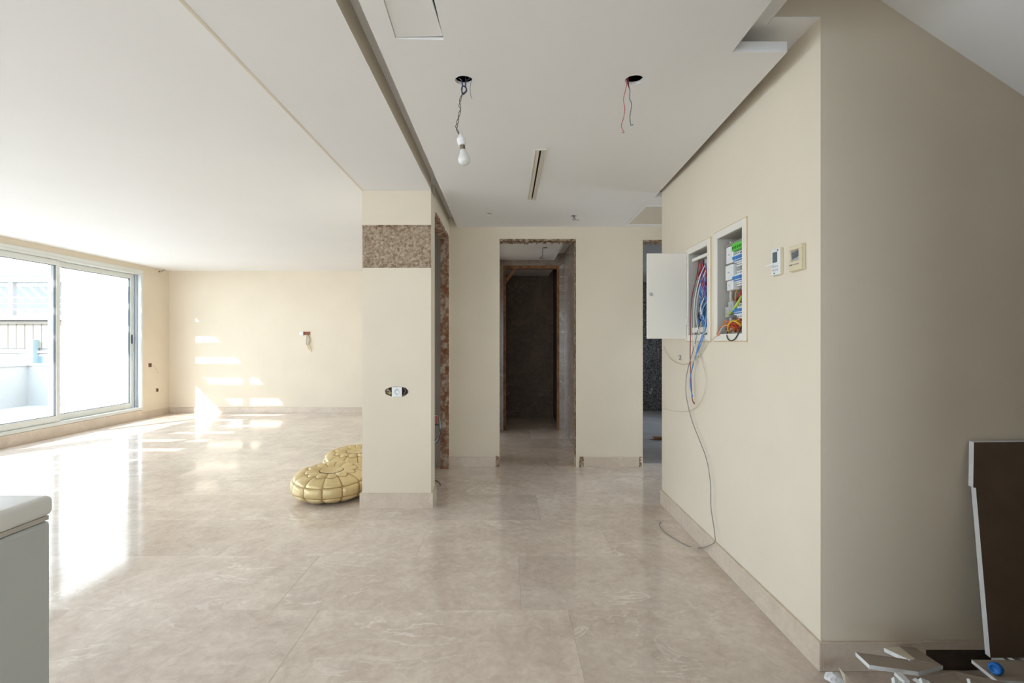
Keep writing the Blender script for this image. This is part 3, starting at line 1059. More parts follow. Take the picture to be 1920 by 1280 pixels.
# ================================================================== OBJECTS
# ---- electrical boxes
def dist_box(name, B, label, group=None):
    y0, y1, z0, z1 = B
    e = empty(name, (XR, (y0 + y1) / 2, z0), label, 'electrical box')
    g = 0.0015
    d = 0.150
    bm = bmesh.new()
    add_box(bm, (XR + d, y0 + g, z0 + g), (XR + d + 0.004, y1 - g, z1 - g))
    add_box(bm, (XR, y0 + g, z0 + g), (XR + d, y0 + g + 0.004, z1 - g))
    add_box(bm, (XR, y1 - g - 0.004, z0 + g), (XR + d, y1 - g, z1 - g))
    add_box(bm, (XR, y0 + g + .004, z0 + g), (XR + d, y1 - g - .004, z0 + g + 0.004))
    add_box(bm, (XR, y0 + g + .004, z1 - g - 0.004), (XR + d, y1 - g - .004, z1 - g))
    finish('housing', bm, BOXIN, e)
    bm = bmesh.new()
    t, w = 0.010, 0.036
    add_box(bm, (XR - t, y0 - w, z0 - w), (XR, y0 + 0.004, z1 + w), 0.002, 1)
    add_box(bm, (XR - t, y1 - 0.004, z0 - w), (XR, y1 + w, z1 + w), 0.002, 1)
    add_box(bm, (XR - t, y0 + .004, z0 - w), (XR, y1 - .004, z0 + 0.004), 0.002, 1)
    add_box(bm, (XR - t, y0 + .004, z1 - 0.004), (XR, y1 - .004, z1 + w), 0.002, 1)
    finish('frame', bm, BOXW, e)
    bm = bmesh.new()
    q = 0.005
    for lo, hi in (((y0 - w - q, z0 - w - q), (y1 + w + q, z0 - w)), ((y0 - w - q, z1 + w), (y1 + w + q, z1 + w + q)),
                   ((y0 - w - q, z0 - w), (y0 - w, z1 + w)), ((y1 + w, z0 - w), (y1 + w + q, z1 + w))):
        add_box(bm, (XR - 0.005, lo[0], lo[1]), (XR, hi[0], hi[1]))
    finish('plaster_seam', bm, mat('yellowed_filler', (0.62, 0.47, 0.26), 0.8), e)
    return e


def rwire(parent, colour, p0, p1, sag, r=0.0022, n=4, box_=None):
    p0, p1 = Vector(p0), Vector(p1)
    pts = [p0]
    for i in range(1, n):
        t = i / n
        q = p0.lerp(p1, t) + Vector((random.uniform(-sag, sag) * 0.8, random.uniform(-sag, sag), random.uniform(-sag, sag) * 0.5))
        if box_:
            q.x = min(max(q.x, box_[0]), box_[1])
            q.y = min(max(q.y, box_[2]), box_[3])
            q.z = min(max(q.z, box_[4]), box_[5])
        pts.append(q)
    pts.append(p1)
    return tube('wire', pts, r, WIRE[colour], parent, 5, 5)


eb1 = dist_box('electrical_box', B1, 'open recessed electrical box full of red and blue wires with its white door swung out')
eb2 = dist_box('electrical_box', B2, 'recessed electrical box with rows of white breakers and a green terminal block')
# far box: ducts and a bundle of wires
y0, y1, z0, z1 = B1
lim = (XR + 0.012, XR + 0.13, y0 + 0.012, y1 - 0.012, z0 + 0.012, z1 - 0.01)
box('cross_bar', (XR + 0.02, y0 + 0.006, z1 - 0.055), (XR + 0.04, y1 - 0.006, z1 - 0.035), BOXW, eb1)
box('cross_bar', (XR + 0.02, y0 + 0.006, z0 + 0.02), (XR + 0.04, y1 - 0.006, z0 + 0.055), BOXW, eb1)
for yy in (y0 + 0.16, y0 + 0.22, y0 + 0.10):
    lathe('conduit', [(0.014, 0), (0.017, 0.004), (0.017, 0.10), (0.014, 0.105)], (XR + 0.08, yy, z1 - 0.12), PLG, eb1, 14)
cols = ['darkred', 'red', 'darkred', 'blue', 'pale', 'blue', 'purple', 'blue', 'white', 'pale', 'navy', 'red', 'blue', 'purple', 'pale', 'darkred',
        'blue', 'pale', 'blue', 'white', 'red', 'purple', 'blue', 'navy', 'darkred', 'pale', 'red', 'blue', 'purple', 'white', 'blue', 'darkred']
for i, c in enumerate(cols * 2):
    up = c in ('darkred', 'red', 'purple')
    dep = random.uniform(0.02, 0.085)
    ymin = y0 + 2.4 * dep
    ya_, yb_ = [min(ymin + random.uniform(0.0, 0.13), y1 - 0.03) for _ in range(2)]
    a = Vector((XR + dep, ya_, z1 - random.uniform(0.06, 0.12) - (0.0 if up else random.uniform(0.08, 0.26))))
    b = Vector((XR + dep, yb_, z0 + (random.uniform(0.18, 0.33) if up else random.uniform(0.03, 0.10))))
    rwire(eb1, c, a, b, 0.03, random.choice((0.0028, 0.0034, 0.004)), 4, lim)
for c, pts in [('white', [(1322, 497), (1312, 520), (1303, 560), (1301, 600), (1302, 640), (1304, 660)]),
               ('white', [(1324, 505), (1310, 545), (1305, 590), (1312, 625), (1325, 622)]),
               ('cream', [(1321, 500), (1300, 545), (1297, 600), (1299, 655)]),
               ('darkred', [(1312, 480), (1306, 520), (1297, 560), (1295, 620), (1294, 670), (1296, 720), (1298, 748), (1302, 757), (1301, 752)]),
               ('blue', [(1324, 590), (1318, 625), (1308, 655), (1297, 695), (1294, 718), (1298, 742)]),
               ('blue', [(1327, 600), (1316, 640), (1304, 668), (1296, 700), (1296, 728), (1299, 744)]),
               ('pale', [(1326, 560), (1322, 610), (1308, 650), (1306, 668)]),
               ('cream', [(1316, 600), (1303, 655), (1302, 700), (1302, 745), (1301, 757)])]:
    n = len(pts)
    out = []
    for i, (x, y) in enumerate(pts):
        deep = 1.285 if i == 0 else (1.262 if y < 560 else (1.237 if y < 600 else 1.225))
        out.append(PX(x, y, deep))
    tube('wire', out, 0.0030 if c in ('blue', 'white', 'darkred') else 0.0024, WIRE[c], eb1, 6, 6)
tube('wire', [PX(1313, 585, 1.31), PX(1311, 592, 1.30), PX(1314, 602, 1.29)], 0.010, WIRE['black'], eb1, 8)
# its door, opened at a right angle
dr = box('door', (XR - 0.285, B1[1] + 0.012, z0 - 0.02), (XR - 0.012, B1[1] + 0.022, z1 + 0.008), BOXW, eb1, 0.003, 2)
bm = bmesh.new()
add_lathe(bm, [(0.013, 0), (0.013, -0.006), (0.010, -0.009)], (XR - 0.258, B1[1] + 0.012, 1.63), 18, 'Y')
add_box(bm, (XR - 0.261, B1[1] - 0.001, 1.621), (XR - 0.255, B1[1] + 0.004, 1.639))
finish('lock', bm, METAL, dr)
bm = bmesh.new()
for zz in (1.42, 1.83):
    add_lathe(bm, [(0.005, 0), (0.005, 0.05)], (XR - 0.014, B1[1] + 0.008, zz), 10)
finish('hinge', bm, BOXW, dr, True)

# near box: breakers
y0, y1, z0, z1 = B2
lim = (XR + 0.006, XR + 0.12, y0 + 0.01, y1 - 0.01, z0 + 0.012, z1 - 0.01)
box('mounting_rail', (XR + 0.035, y0 + 0.008, z1 - 0.06), (XR + 0.045, y1 - 0.008, z1 - 0.045), METAL, eb2)
box('mounting_rail', (XR + 0.05, y1 - 0.055, z0 + 0.03), (XR + 0.06, y1 - 0.045, z1 - 0.03), BOXW, eb2)
box('inner_panel', (XR + 0.06, y0 + 0.006, z0 + 0.01), (XR + 0.10, y1 - 0.05, z0 + 0.05), BOXIN, eb2)
for zr in (1.765, 1.655, 1.475):
    box('din_rail', (XR + 0.085, y0 + 0.008, zr - 0.017), (XR + 0.092, y1 - 0.06, zr + 0.017), METAL, eb2)
    bm = bmesh.new()
    bt = bmesh.new()
    bs = bmesh.new()
    yb = y0 + 0.012
    while yb < y0 + 0.145:
        add_box(bm, (XR + 0.020, yb, zr - 0.022), (XR + 0.085, yb + 0.0172, zr + 0.022), 0.0008, 1)
        add_box(bm, (XR + 0.034, yb, zr - 0.042), (XR + 0.085, yb + 0.0172, zr - 0.022), 0.0008, 1)
        add_box(bm, (XR + 0.034, yb, zr + 0.022), (XR + 0.085, yb + 0.0172, zr + 0.042), 0.0008, 1)
        add_box(bt, (XR + 0.008, yb + 0.002, zr - 0.004), (XR + 0.020, yb + 0.0152, zr + 0.012), 0.001, 1)
        add_box(bt, (XR + 0.018, yb + 0.001, zr - 0.016), (XR + 0.0205, yb + 0.0162, zr - 0.009))
        add_lathe(bs, [(0.004, 0), (0.004, -0.001)], (XR + 0.034, yb + 0.0086, zr - 0.032), 8, 'X')
        add_lathe(bs, [(0.004, 0), (0.004, -0.001)], (XR + 0.034, yb + 0.0086, zr + 0.032), 8, 'X')
        yb += 0.018
    br = finish('breaker_row', bm, PLW, eb2)
    finish('toggles', bt, BLUET, br)
    finish('screws', bs, BLACK, br)
for zc, w, hgt, m_ in ((1.80, 0.085, 0.095, PLW), (1.70, 0.095, 0.085, PLW), (1.625, 0.075, 0.055, PLW), (1.475, 0.04, 0.06, PLG), (1.50, 0.06, 0.07, PLG)):
    off = 0.175 if m_ is PLW else (0.235 if w == 0.04 else 0.175)
    mo = box('module', (XR + 0.022, y0 + off, zc - hgt / 2), (XR + 0.085, y0 + off + w, zc + hgt / 2), m_, eb2, 0.003, 1)
    box('faceplate', (XR + 0.019, y0 + off + 0.012, zc - hgt / 4), (XR + 0.022, y0 + off + w - 0.012, zc + hgt / 4), m_, mo, 0.001, 1)
    box('marking', (XR + 0.0185, y0 + off + w * 0.35, zc - 0.004), (XR + 0.0191, y0 + off + w * 0.6, zc + 0.004), PLG, mo)
gt = box('terminal_block', (XR + 0.01, y0 + 0.020, z1 - 0.105), (XR + 0.05, y0 + 0.165, z1 - 0.065), GREEN, eb2, 0.003, 1)
bm = bmesh.new()
for i in range(7):
    add_box(bm, (XR + 0.0085, y0 + 0.028 + i * 0.02, z1 - 0.098), (XR + 0.0105, y0 + 0.038 + i * 0.02, z1 - 0.082))
finish('clamp_slots', bm, mat('dark_green_slot', (0.03, 0.16, 0.02), 0.6), gt)
for i in range(10):
    c = ['blue', 'navy', 'pale', 'blue', 'navy', 'blue', 'white', 'blue', 'pale', 'navy'][i]
    rwire(eb2, c, (XR + 0.05, y0 + random.uniform(0.02, 0.24), z1 - random.uniform(0.09, 0.13)),
          (XR + 0.05, y0 + random.uniform(0.01, 0.12), z1 - random.uniform(0.12, 0.18)), 0.03, 0.003, 3, lim)
for i in range(16):
    c = ['orange', 'red', 'black', 'orange', 'blue', 'red', 'black', 'orange', 'yellow', 'red', 'orange', 'navy', 'black', 'orange', 'red', 'brown'][i]
    rwire(eb2, c, (XR + random.uniform(.04, .07), y0 + random.uniform(0.05, 0.25), 1.605 - random.uniform(0, 0.02)),
          (XR + random.uniform(.04, .08), y0 + random.uniform(0.04, 0.26), 1.515 - random.uniform(0, 0.03)), 0.03, 0.0026, 3, lim)
for i in range(30):
    c = ['orange', 'red', 'orange', 'yellow', 'red', 'orange', 'brown', 'orange', 'red', 'yellow'][i % 10]
    rwire(eb2, c, (XR + random.uniform(.01, .08), y0 + random.uniform(0.01, 0.28), 1.43 - random.uniform(0, 0.05)),
          (XR + random.uniform(.01, .07), y0 + random.uniform(0.01, 0.28), 1.395 - random.uniform(0, 0.03)), 0.05, 0.0026, 4, lim)
tube('wire', [PX(x, y, X) for x, y, X in ((1391, 555, 1.285), (1381, 572, 1.262), (1370, 586, 1.27), (1362, 592, 1.29))], 0.008, WIRE['green'], eb2, 8)
tube('wire', [PX(x, y, X) for x, y, X in ((1366, 628, 1.27), (1365, 612, 1.25), (1372, 602, 1.245), (1382, 604, 1.25), (1390, 612, 1.27))], 0.0035, WIRE['yellow'], eb2, 8)
tube('wire', [PX(x, y, X) for x, y, X in ((1365, 618, 1.27), (1363, 630, 1.236), (1368, 638, 1.234), (1377, 636, 1.234), (1386, 622, 1.24), (1390, 612, 1.27))], 0.003, WIRE['black'], eb2, 8)
tube('wire', [PX(x, y, X) for x, y, X in ((1366, 606, 1.27), (1352, 612, 1.24), (1346, 622, 1.236), (1344, 626, 1.234), (1347, 629, 1.234), (1350, 622, 1.24))], 0.0022, WIRE['orange'], eb2, 6)
tube('wire', [PX(x, y, X) for x, y, X in ((1368, 610, 1.27), (1356, 612, 1.25), (1348, 624, 1.236), (1338, 634, 1.234), (1330, 640, 1.234))], 0.0022, WIRE['cream'], eb2, 6)

# ---- thermostats on the right wall
def plate_px(x0, x1, yt, yb, ref):
    Y0, Y1 = F_PX * XR / (x1 - VPX), F_PX * XR / (x0 - VPX)
    Yc = F_PX * XR / (ref - VPX)
    return Y0, Y1, CAM_H - (yb - VPY) / F_PX * Yc, CAM_H - (yt - VPY) / F_PX * Yc


th = empty('thermostat', (XR, 2.26, 1.6), 'white thermostat with half open lid left of the cream one', 'thermostat')
a, b, c, d_ = 2.216, 2.287, 1.608, 1.732
box('back_plate', (XR - 0.009, a, c), (XR, b, d_), PLC, th, 0.002, 1)
xf = XR - 0.018
box('body', (xf, a + 0.001, c + 0.002), (XR - 0.009, b - 0.001, d_ - 0.002), PLW, th, 0.003, 2)
box('display', (xf - 0.001, a + 0.018, c + 0.060), (xf, b - 0.014, d_ - 0.016), PLD, th, 0.0004, 1)
bm = bmesh.new()
for i in range(3):
    for j in range(2):
        add_box(bm, (xf - 0.0015, a + 0.014 + i * 0.017, c + 0.022 + j * 0.016), (xf, a + 0.022 + i * 0.017, c + 0.029 + j * 0.016))
finish('buttons', bm, PLG, th)
box('marking', (xf - 0.001, a + 0.040, c + 0.008), (xf, a + 0.047, c + 0.014), BLACK, th)
box('marking', (xf - 0.001, a + 0.010, d_ - 0.014), (xf, a + 0.017, d_ - 0.007), BLACK, th)
lid = prism('lid', [(xf, b - 0.006, c + 0.052), (xf, b - 0.006, c + 0.058), (xf - 0.022, b + 0.006, c + 0.052), (xf - 0.022, b + 0.006, c + 0.047)],
            (0, -0.026, 0), PLW, th)
th2 = empty('thermostat', (XR, 2.1, 1.6), 'cream framed thermostat with a tilted screen nearest the wall corner', 'thermostat')
a, b, c, d_ = 2.048, 2.143, 1.607, 1.718
box('back_plate', (XR - 0.010, a, c), (XR, b, d_), PLC, th2, 0.003, 2)
bm = bmesh.new()
xa, xb = XR - 0.020, XR - 0.010
add_box(bm, (xa, a + .002, c + .002), (xb, b - .002, c + 0.044), 0.002, 1)
add_box(bm, (xa, a + .002, d_ - 0.020), (xb, b - .002, d_ - .002), 0.002, 1)
add_box(bm, (xa, a + .002, c + 0.044), (xb, a + 0.022, d_ - 0.020), 0.002, 1)
add_box(bm, (xa, b - 0.014, c + 0.044), (xb, b - .002, d_ - 0.020), 0.002, 1)
finish('front_frame', bm, PLC, th2)
box('display', (XR - 0.0115, a + 0.023, c + 0.045), (XR - 0.010, b - 0.015, d_ - 0.021), PLG, th2)
prism('loose_screen', [(XR - 0.012, a + 0.028, c + 0.062), (XR - 0.012, b - 0.018, c + 0.054), (XR - 0.017, b - 0.022, d_ - 0.030), (XR - 0.012, a + 0.034, d_ - 0.024)],
      (-0.002, 0, 0), PLD, th2)
for i in range(6):
    lathe('button', [(0.003, 0), (0.003, -0.002)], (xa, a + 0.022 + i * 0.0115, c + 0.028), BLACK if i > 3 else PLG, th2, 10, 'X')

# ---- cords on the right wall
pts = [PX(1312, 600, 1.262), PX(1308, 622, 1.232), PX(1300, 655, 1.225), PX(1289, 695, 1.225), PX(1286, 722, 1.225), PX(1288, 750, 1.225),
       PX(1298, 790, 1.226), PX(1312, 826, 1.226), PX(1325, 862, 1.226), PX(1332, 905, 1.226), PX(1333, 950, 1.226), PX(1340, 1000, 1.222),
       PX(1338, 1018, 1.21)] + [PZ(x, y, 0.004) for x, y in ((1310, 1027), (1288, 1022), (1262, 1008), (1243, 994), (1236, 983), (1239, 979))]
tag(tube('grey_cord', pts, 0.0026, WIRE['grey'], None, 7, 8), 'long grey cord hanging from the open box down to the floor', 'cord')
tag(tube('cream_cable', [PX(x, y, 1.238) for x, y in ((1243.5, 650), (1250, 664), (1264, 678), (1282, 683), (1300, 676), (1312, 664), (1322, 648), (1325, 636))],
         0.0028, WIRE['cream'], None, 7, 8), 'cream cable looped under the open box door', 'cable')
tag(tube('cream_cable', [PX(x, y, 1.238) for x, y in ((1243.5, 766), (1262, 770), (1285, 771), (1304, 764), (1316, 748), (1323, 722), (1322, 700), (1317, 680), (1311, 666), (1305, 655))],
         0.0024, WIRE['cream'], None, 7, 8), 'thin cream cable hanging in a lower wide loop on the right wall', 'cable')
tag(tube('hook_wire', [PX(x, y, 1.243) for x, y in ((1272.5, 668), (1275, 666), (1276.5, 669), (1273.5, 674), (1277, 674.5))], 0.0017, WIRE['black'], None, 6),
    'tiny bent black wire on the right wall below the open door', 'wire')
tag(tube('hook_wire', [PX(x, y, 1.243) for x, y in ((1305, 667), (1308, 668.5), (1314, 669.5))], 0.0015, WIRE['black'], None, 6),
    'short black wire end on the right wall beside the blue wires', 'wire')

# ---- socket in the pillar
so = empty('wall_socket', (sc.x, YP, sc.z), 'white power socket half out of its hole in the pillar', 'socket')
box('back_box', (sc.x - 0.075, YP + 0.045, sc.z - 0.03), (sc.x + 0.075, YP + 0.059, sc.z + 0.03), mat('dark_back_box', (0.07, 0.05, 0.035), 0.8), so)
pl = box('face_plate', (sc.x - 0.035, YP - 0.012, sc.z - 0.042), (sc.x + 0.045, YP - 0.001, sc.z + 0.038), PLW, so, 0.004, 2)
cx = sc.x + 0.004
lathe('socket_rim', [(0.021, 0.0), (0.021, -0.004), (0.0175, -0.004), (0.016, 0.008), (0.001, 0.008)], (cx, YP - 0.0125, sc.z), PLW, pl, 24, 'Y')
bm = bmesh.new()
add_lathe(bm, [(0.003, 0), (0.003, -0.002)], (cx - 0.009, YP - 0.004, sc.z), 10, 'Y')
add_lathe(bm, [(0.003, 0), (0.003, -0.002)], (cx + 0.009, YP - 0.004, sc.z), 10, 'Y')
add_box(bm, (cx - 0.003, YP - 0.017, sc.z + 0.013), (cx + 0.003, YP - 0.012, sc.z + 0.022))
add_box(bm, (cx - 0.003, YP - 0.017, sc.z - 0.022), (cx + 0.003, YP - 0.012, sc.z - 0.013))
finish('contacts', bm, PLG, pl)
lathe('screw_terminal', [(0.011, 0), (0.013, -0.006), (0.009, -0.012), (0.006, -0.006)], (sc.x - 0.058, YP + 0.035, sc.z - 0.014), BRASS, so, 14, 'Y')
tube('wire', [(sc.x - 0.08, YP + 0.03, sc.z + 0.018), (sc.x - 0.06, YP + 0.012, sc.z + 0.006), (sc.x - 0.045, YP + 0.03, sc.z - 0.02)], 0.004, WIRE['cream'], so)
tube('wire', [(sc.x - 0.078, YP + 0.03, sc.z - 0.002), (sc.x - 0.065, YP + 0.01, sc.z + 0.004), (sc.x - 0.04, YP + 0.03, sc.z + 0.018)], 0.0035, WIRE['brown'], so)
tube('wire', [(sc.x + 0.05, YP + 0.03, sc.z + 0.025), (sc.x + 0.068, YP + 0.012, sc.z + 0.006), (sc.x + 0.052, YP + 0.03, sc.z - 0.025)], 0.005, WIRE['grey'], so)

# cables dangling out of the pillar's door side
dw = empty('door_side_cables', (-0.6, 4.08, 0.7), 'blue and brown cables looping out of the pillar beside the side doorway', 'cables')
for c, lst, r in (('brown', [(814, 777), (819, 776), (823, 786), (824, 800), (822, 818), (815, 833)], 0.006),
                  ('pale', [(815, 777), (821, 780), (825, 795), (824, 812), (818, 828), (814, 833)], 0.004),
                  ('navy', [(814, 796), (821, 796), (825, 805), (824, 820), (818, 830), (814, 834)], 0.005),
                  ('red', [(818, 777), (819, 788), (818, 797)], 0.003)):
    pts = []
    for i, (x, y) in enumerate(lst):
        pts.append(PY(x, y, 4.10))
    pts[0] = Vector((XP1 - 0.06, 4.062, pts[0].z)) if c != 'red' else pts[0]
    if c != 'red':
        pts[-1] = Vector((XP1 - 0.06, 4.062, pts[-1].z))
    tube('cable', pts, r, WIRE[c], dw, 7)
tag(tube('floor_wire', [PZ(814, 902, 0.004), PZ(819, 901, 0.006), PZ(824, 905, 0.004), PZ(826, 909, 0.004)], 0.004, WIRE['brown']),
    'short brown wire end lying on the floor by the pillar', 'wire')

# ---- ceiling fittings of the hall
pb = empty('pendant_bulb', (H1.x, H1.y, ZP), 'bare frosted light bulb hanging on twisted wires from a ceiling hole', 'light bulb')
bx_ = PY(869, 290, H1.y)
ks = 1.0 / (F_PX / H1.y)
top = H1.copy()


def near(x, y):
    return PY(x, y, H1.y)


w1, w2 = [], []
for i, (x, y, s) in enumerate([(867, 175, 0), (863, 186, 1.5), (862, 198, -1.5), (863, 204, 0), (861, 214, 1.5), (858, 228, -1.5), (856, 236, 2), (857, 243, -1), (861, 252, 0)]):
    w1.append(near(x + s, y))
    w2.append(near(x - s, y) + Vector((0, 0.004, 0)))
tube('lead', w1, 0.0016, WIRE['black'], pb, 6)
tube('lead', w2, 0.0016, WIRE['black'], pb, 6)
loop = []
cc = near(870, 168)
for k in range(15):
    a = 2 * math.pi * k / 14
    loop.append(cc + Vector((0.011 * math.cos(a), 0.004 * math.sin(2 * a), 0.016 * math.sin(a))))
tube('knot', loop, 0.0034, WIRE['navy'], pb, 6, 3)
tube('lead', [near(866, 150), near(867, 160), near(866, 172), near(868, 178)], 0.003, WIRE['navy'], pb)
tube('lead', [near(874, 151) + Vector((0, 0, .03)), near(873, 160), near(875, 170), near(869, 177)], 0.003, WIRE['navy'], pb)
tube('lead', [near(886, 152) + Vector((0, 0, .02)), near(882, 160), near(882, 176), near(885, 185)], 0.0014, WIRE['grey'], pb)
for k in range(7):
    a0 = random.uniform(0, 6.28)
    pts = [H1 + Vector((0.026 * math.cos(a0 + t * 1.1), 0.026 * math.sin(a0 + t * 1.1), 0.012 + 0.02 * random.random())) for t in range(4)]
    tube('coil_wire', pts, 0.0026, WIRE[['white', 'navy', 'white', 'grey', 'navy', 'white', 'white'][k]], pb, 6, 4)
sc2 = near(865, 262)
tilt = Matrix.Rotation(R(-8), 4, 'Y')


def tilted(name, prof, m_, parent, n=24):
    o = lathe(name, prof, (0, 0, 0), m_, None, n)
    for v in o.data.vertices:
        v.co = (tilt @ v.co) + sc2
    o.parent = parent
    o.matrix_parent_inverse = parent_world(parent).inverted()
    return o


BRONZE = mat('tarnished_brass_cap', (0.20, 0.16, 0.11), 0.5, metal=0.5)
tilted('lamp_holder', [(0.004, 0.028), (0.008, 0.024), (0.014, 0.012), (0.0195, 0.006), (0.0205, -0.004), (0.0195, -0.012), (0.017, -0.020), (0.016, -0.026)], PLW, pb)
tilted('screw_cap', [(0.0118, -0.024), (0.013, -0.028), (0.0118, -0.032), (0.013, -0.036), (0.0118, -0.040), (0.0125, -0.047)], BRONZE, pb)
tilted('glass', [(0.0122, -0.045), (0.0135, -0.053), (0.0170, -0.063), (0.0230, -0.074), (0.0268, -0.084), (0.0275, -0.092), (0.0255, -0.102), (0.020, -0.110), (0.011, -0.116), (0.001, -0.118)], BULB, pb, 28)

cw = empty('ceiling_wires', (H2.x, H2.y, ZP), 'red and blue wires hanging from the right ceiling hole', 'wires')
n2 = lambda x, y: PY(x, y, H2.y)
tube('wire', [n2(1176, 150) + Vector((0, 0, .03)), n2(1175.5, 156), n2(1173, 168), n2(1169, 187), n2(1171.5, 202), n2(1170, 218), n2(1165, 236), n2(1170, 248), n2(1165.5, 248)],
     0.0015, WIRE['red'], cw, 6)
tube('wire', [n2(1177, 150) + Vector((0, 0, .03)), n2(1177, 157), n2(1181, 170), n2(1180.5, 184), n2(1184, 194), n2(1183, 206), n2(1181, 220), n2(1182.5, 233), n2(1184, 235), n2(1187, 233)],
     0.0016, WIRE['navy'], cw, 6)
tube('wire', [n2(1178, 150) + Vector((0, 0, .03)), n2(1178.5, 158), n2(1180, 166)], 0.002, WIRE['darkred'], cw, 6)
tw = empty('ceiling_wires', (H4.x, H4.y, ZP), 'short tangled black wires from a small hole near the hall end wall', 'wires')
n4 = lambda x, y: PY(x, y, H4.y)
tube('wire', [n4(1072, 402), n4(1076, 406), n4(1078, 412), n4(1074, 412), n4(1076, 407)], 0.0024, WIRE['black'], tw, 6)
tube('wire', [n4(1080, 401), n4(1077, 405), n4(1079, 411), n4(1086, 413)], 0.0022, WIRE['black'], tw, 6)
tube('wire', [n4(1069, 402), n4(1073, 405), n4(1077, 404)], 0.0022, WIRE['black'], tw, 6)

# slot diffuser
sv = empty('slot_diffuser', (0.21, 3.6, ZP), 'long cream slot air diffuser in the hall ceiling', 'air vent')
SVM = mat('cream_vent_enamel', (0.76, 0.70, 0.60), 0.5)
xa, xb, ya, yb = 0.176, 0.246, SL0.y, SL1.y
bm = bmesh.new()
zt, zb = ZP - 0.0005, ZP - 0.007
add_box(bm, (xa, ya, zb), (xa + 0.006, yb, zt))
add_box(bm, (xb - 0.006, ya, zb), (xb, yb, zt))
add_box(bm, (xa + 0.006, ya, zb), (xb - 0.006, ya + 0.012, zt))
add_box(bm, (xa + 0.006, yb - 0.012, zb), (xb - 0.006, yb, zt))
finish('frame', bm, SVM, sv)
box('blade', (xa + 0.009, ya + 0.012, zb + 0.002), (0.205, yb - 0.012, zt), SVM, sv)
box('blade', (0.217, ya + 0.012, zb + 0.002), (0.226, yb - 0.012, zt), SVM, sv)
box('blade', (0.228, ya + 0.012, zb + 0.003), (xb - 0.009, yb - 0.012, zt), SVM, sv)
box('plenum', (0.201, ya + 0.022, ZP + 0.0145), (0.221, yb - 0.022, ZP + 0.040), BLACK, sv)

# hatch cover lying skewed in its opening
hc = [hatch[0] + Vector((0.002, -0.004, 0.004)), hatch[1] + Vector((-0.003, -0.011, 0.009)), Vector((-0.276, 1.53, ZP + 0.010)), Vector((-0.424, 1.53, ZP + 0.006))]
bm = bmesh.new()
add_prism(bm, hc, (0, 0, 0.012))
tag(finish('ceiling_hatch', bm, CEIL), 'loose white hatch cover skewed in its ceiling opening', 'hatch')
# access panel at the right end of the hall
ap = empty('access_panel', (1.6, 4.65, ZP), 'beige access panel in the hall ceiling beside the right wall', 'hatch')
boxes('trim', [((1.212, 4.31, ZP - 0.006), (1.80, 4.33, ZP)), ((1.212, 4.33, ZP - 0.006), (1.232, 5.0, ZP)), ((1.78, 4.33, ZP - 0.006), (1.80, 5.0, ZP)),
               ((1.232, 4.98, ZP - 0.006), (1.78, 5.0, ZP))], CEIL, ap)
box('panel', (1.233, 4.331, ZP - 0.003), (1.779, 4.979, ZP), mat('beige_panel_paint', (0.70, 0.63, 0.53), 0.7), ap)
# ceiling wire and hatch of the inner corridor
lp = PZ(1022, 464, ZP)
nl = lambda x, y: PY(x, y, lp.y)
ho = empty('corridor_ceiling_wire', (lp.x, lp.y, ZP), 'bent black wire hanging from the inner corridor ceiling', 'wire')
lathe('ceiling_cap', [(0.03, 0), (0.03, -0.004), (0.02, -0.006)], (lp.x, lp.y, ZP), WIRE['grey'], ho, 18)
tube('wire', [nl(1018, 464.5), nl(1017.5, 470), nl(1017, 477), nl(1017.5, 480), nl(1013, 482.5), nl(1013, 484), nl(1020, 484)], 0.0035, WIRE['black'], ho, 6)
hf = empty('corridor_hatch', (0, 5.9, ZP), 'shallow framed hatch in the inner corridor ceiling', 'hatch')
boxes('trim', [((-0.21, 5.55, ZP - 0.006), (0.22, 5.57, ZP)), ((-0.21, 5.98, ZP - 0.006), (0.22, 6.0, ZP)), ((0.20, 5.57, ZP - 0.006), (0.22, 5.98, ZP))], CEIL, hf)
box('panel', (-0.21, 5.571, ZP - 0.003), (0.199, 5.979, ZP), mat('pinkish_hatch_board', (0.60, 0.50, 0.45), 0.8), hf)

# ---- far wall outlet with hanging wires
p = PY(575, 625, YL)
fo = empty('wall_outlet', (p.x, YL, p.z), 'broken brown outlet box with dangling wires on the far sunlit wall', 'outlet')
bm = bmesh.new()
q = 0.010
x0, x1, z0, z1 = p.x - 0.045, p.x + 0.062, p.z - 0.025, p.z + 0.030
add_box(bm, (x0, YL - 0.012, z0), (x1, YL, z0 + q))
add_box(bm, (x0, YL - 0.012, z1 - q), (x1, YL, z1))
add_box(bm, (x0, YL - 0.012, z0 + q), (x0 + q, YL, z1 - q))
add_box(bm, (x1 - q, YL - 0.012, z0 + q), (x1, YL, z1 - q))
finish('box_rim', bm, mat('brown_outlet_box', (0.25, 0.075, 0.035), 0.7), fo)
box('box_back', (x0 + q, YL - 0.004, z0 + q), (x1 - q, YL, z1 - q), mat('red_brown_back', (0.33, 0.12, 0.065), 0.8), fo)
box('socket_insert', (x0 - 0.075, YL - 0.035, z0 - 0.012), (x0 - 0.005, YL, z1 + 0.004), PLW, fo, 0.004, 1)
nf = lambda x, y, dd=0.02: PY(x, y, YL - dd)
tube('wire', [nf(577, 627, .01), nf(580, 632), nf(581.5, 638), nf(580, 643), nf(577, 645), nf(574, 645)], 0.005, WIRE['grey'], fo, 6)
tube('wire', [nf(576, 627, .01), nf(575, 634), nf(574.5, 640), nf(574.5, 646)], 0.004, WIRE['grey'], fo, 6)
tube('wire', [nf(578, 628, .01), nf(577, 634), nf(578, 642), nf(576, 648), nf(579, 654), nf(580, 656)], 0.005, WIRE['cream'], fo, 6)
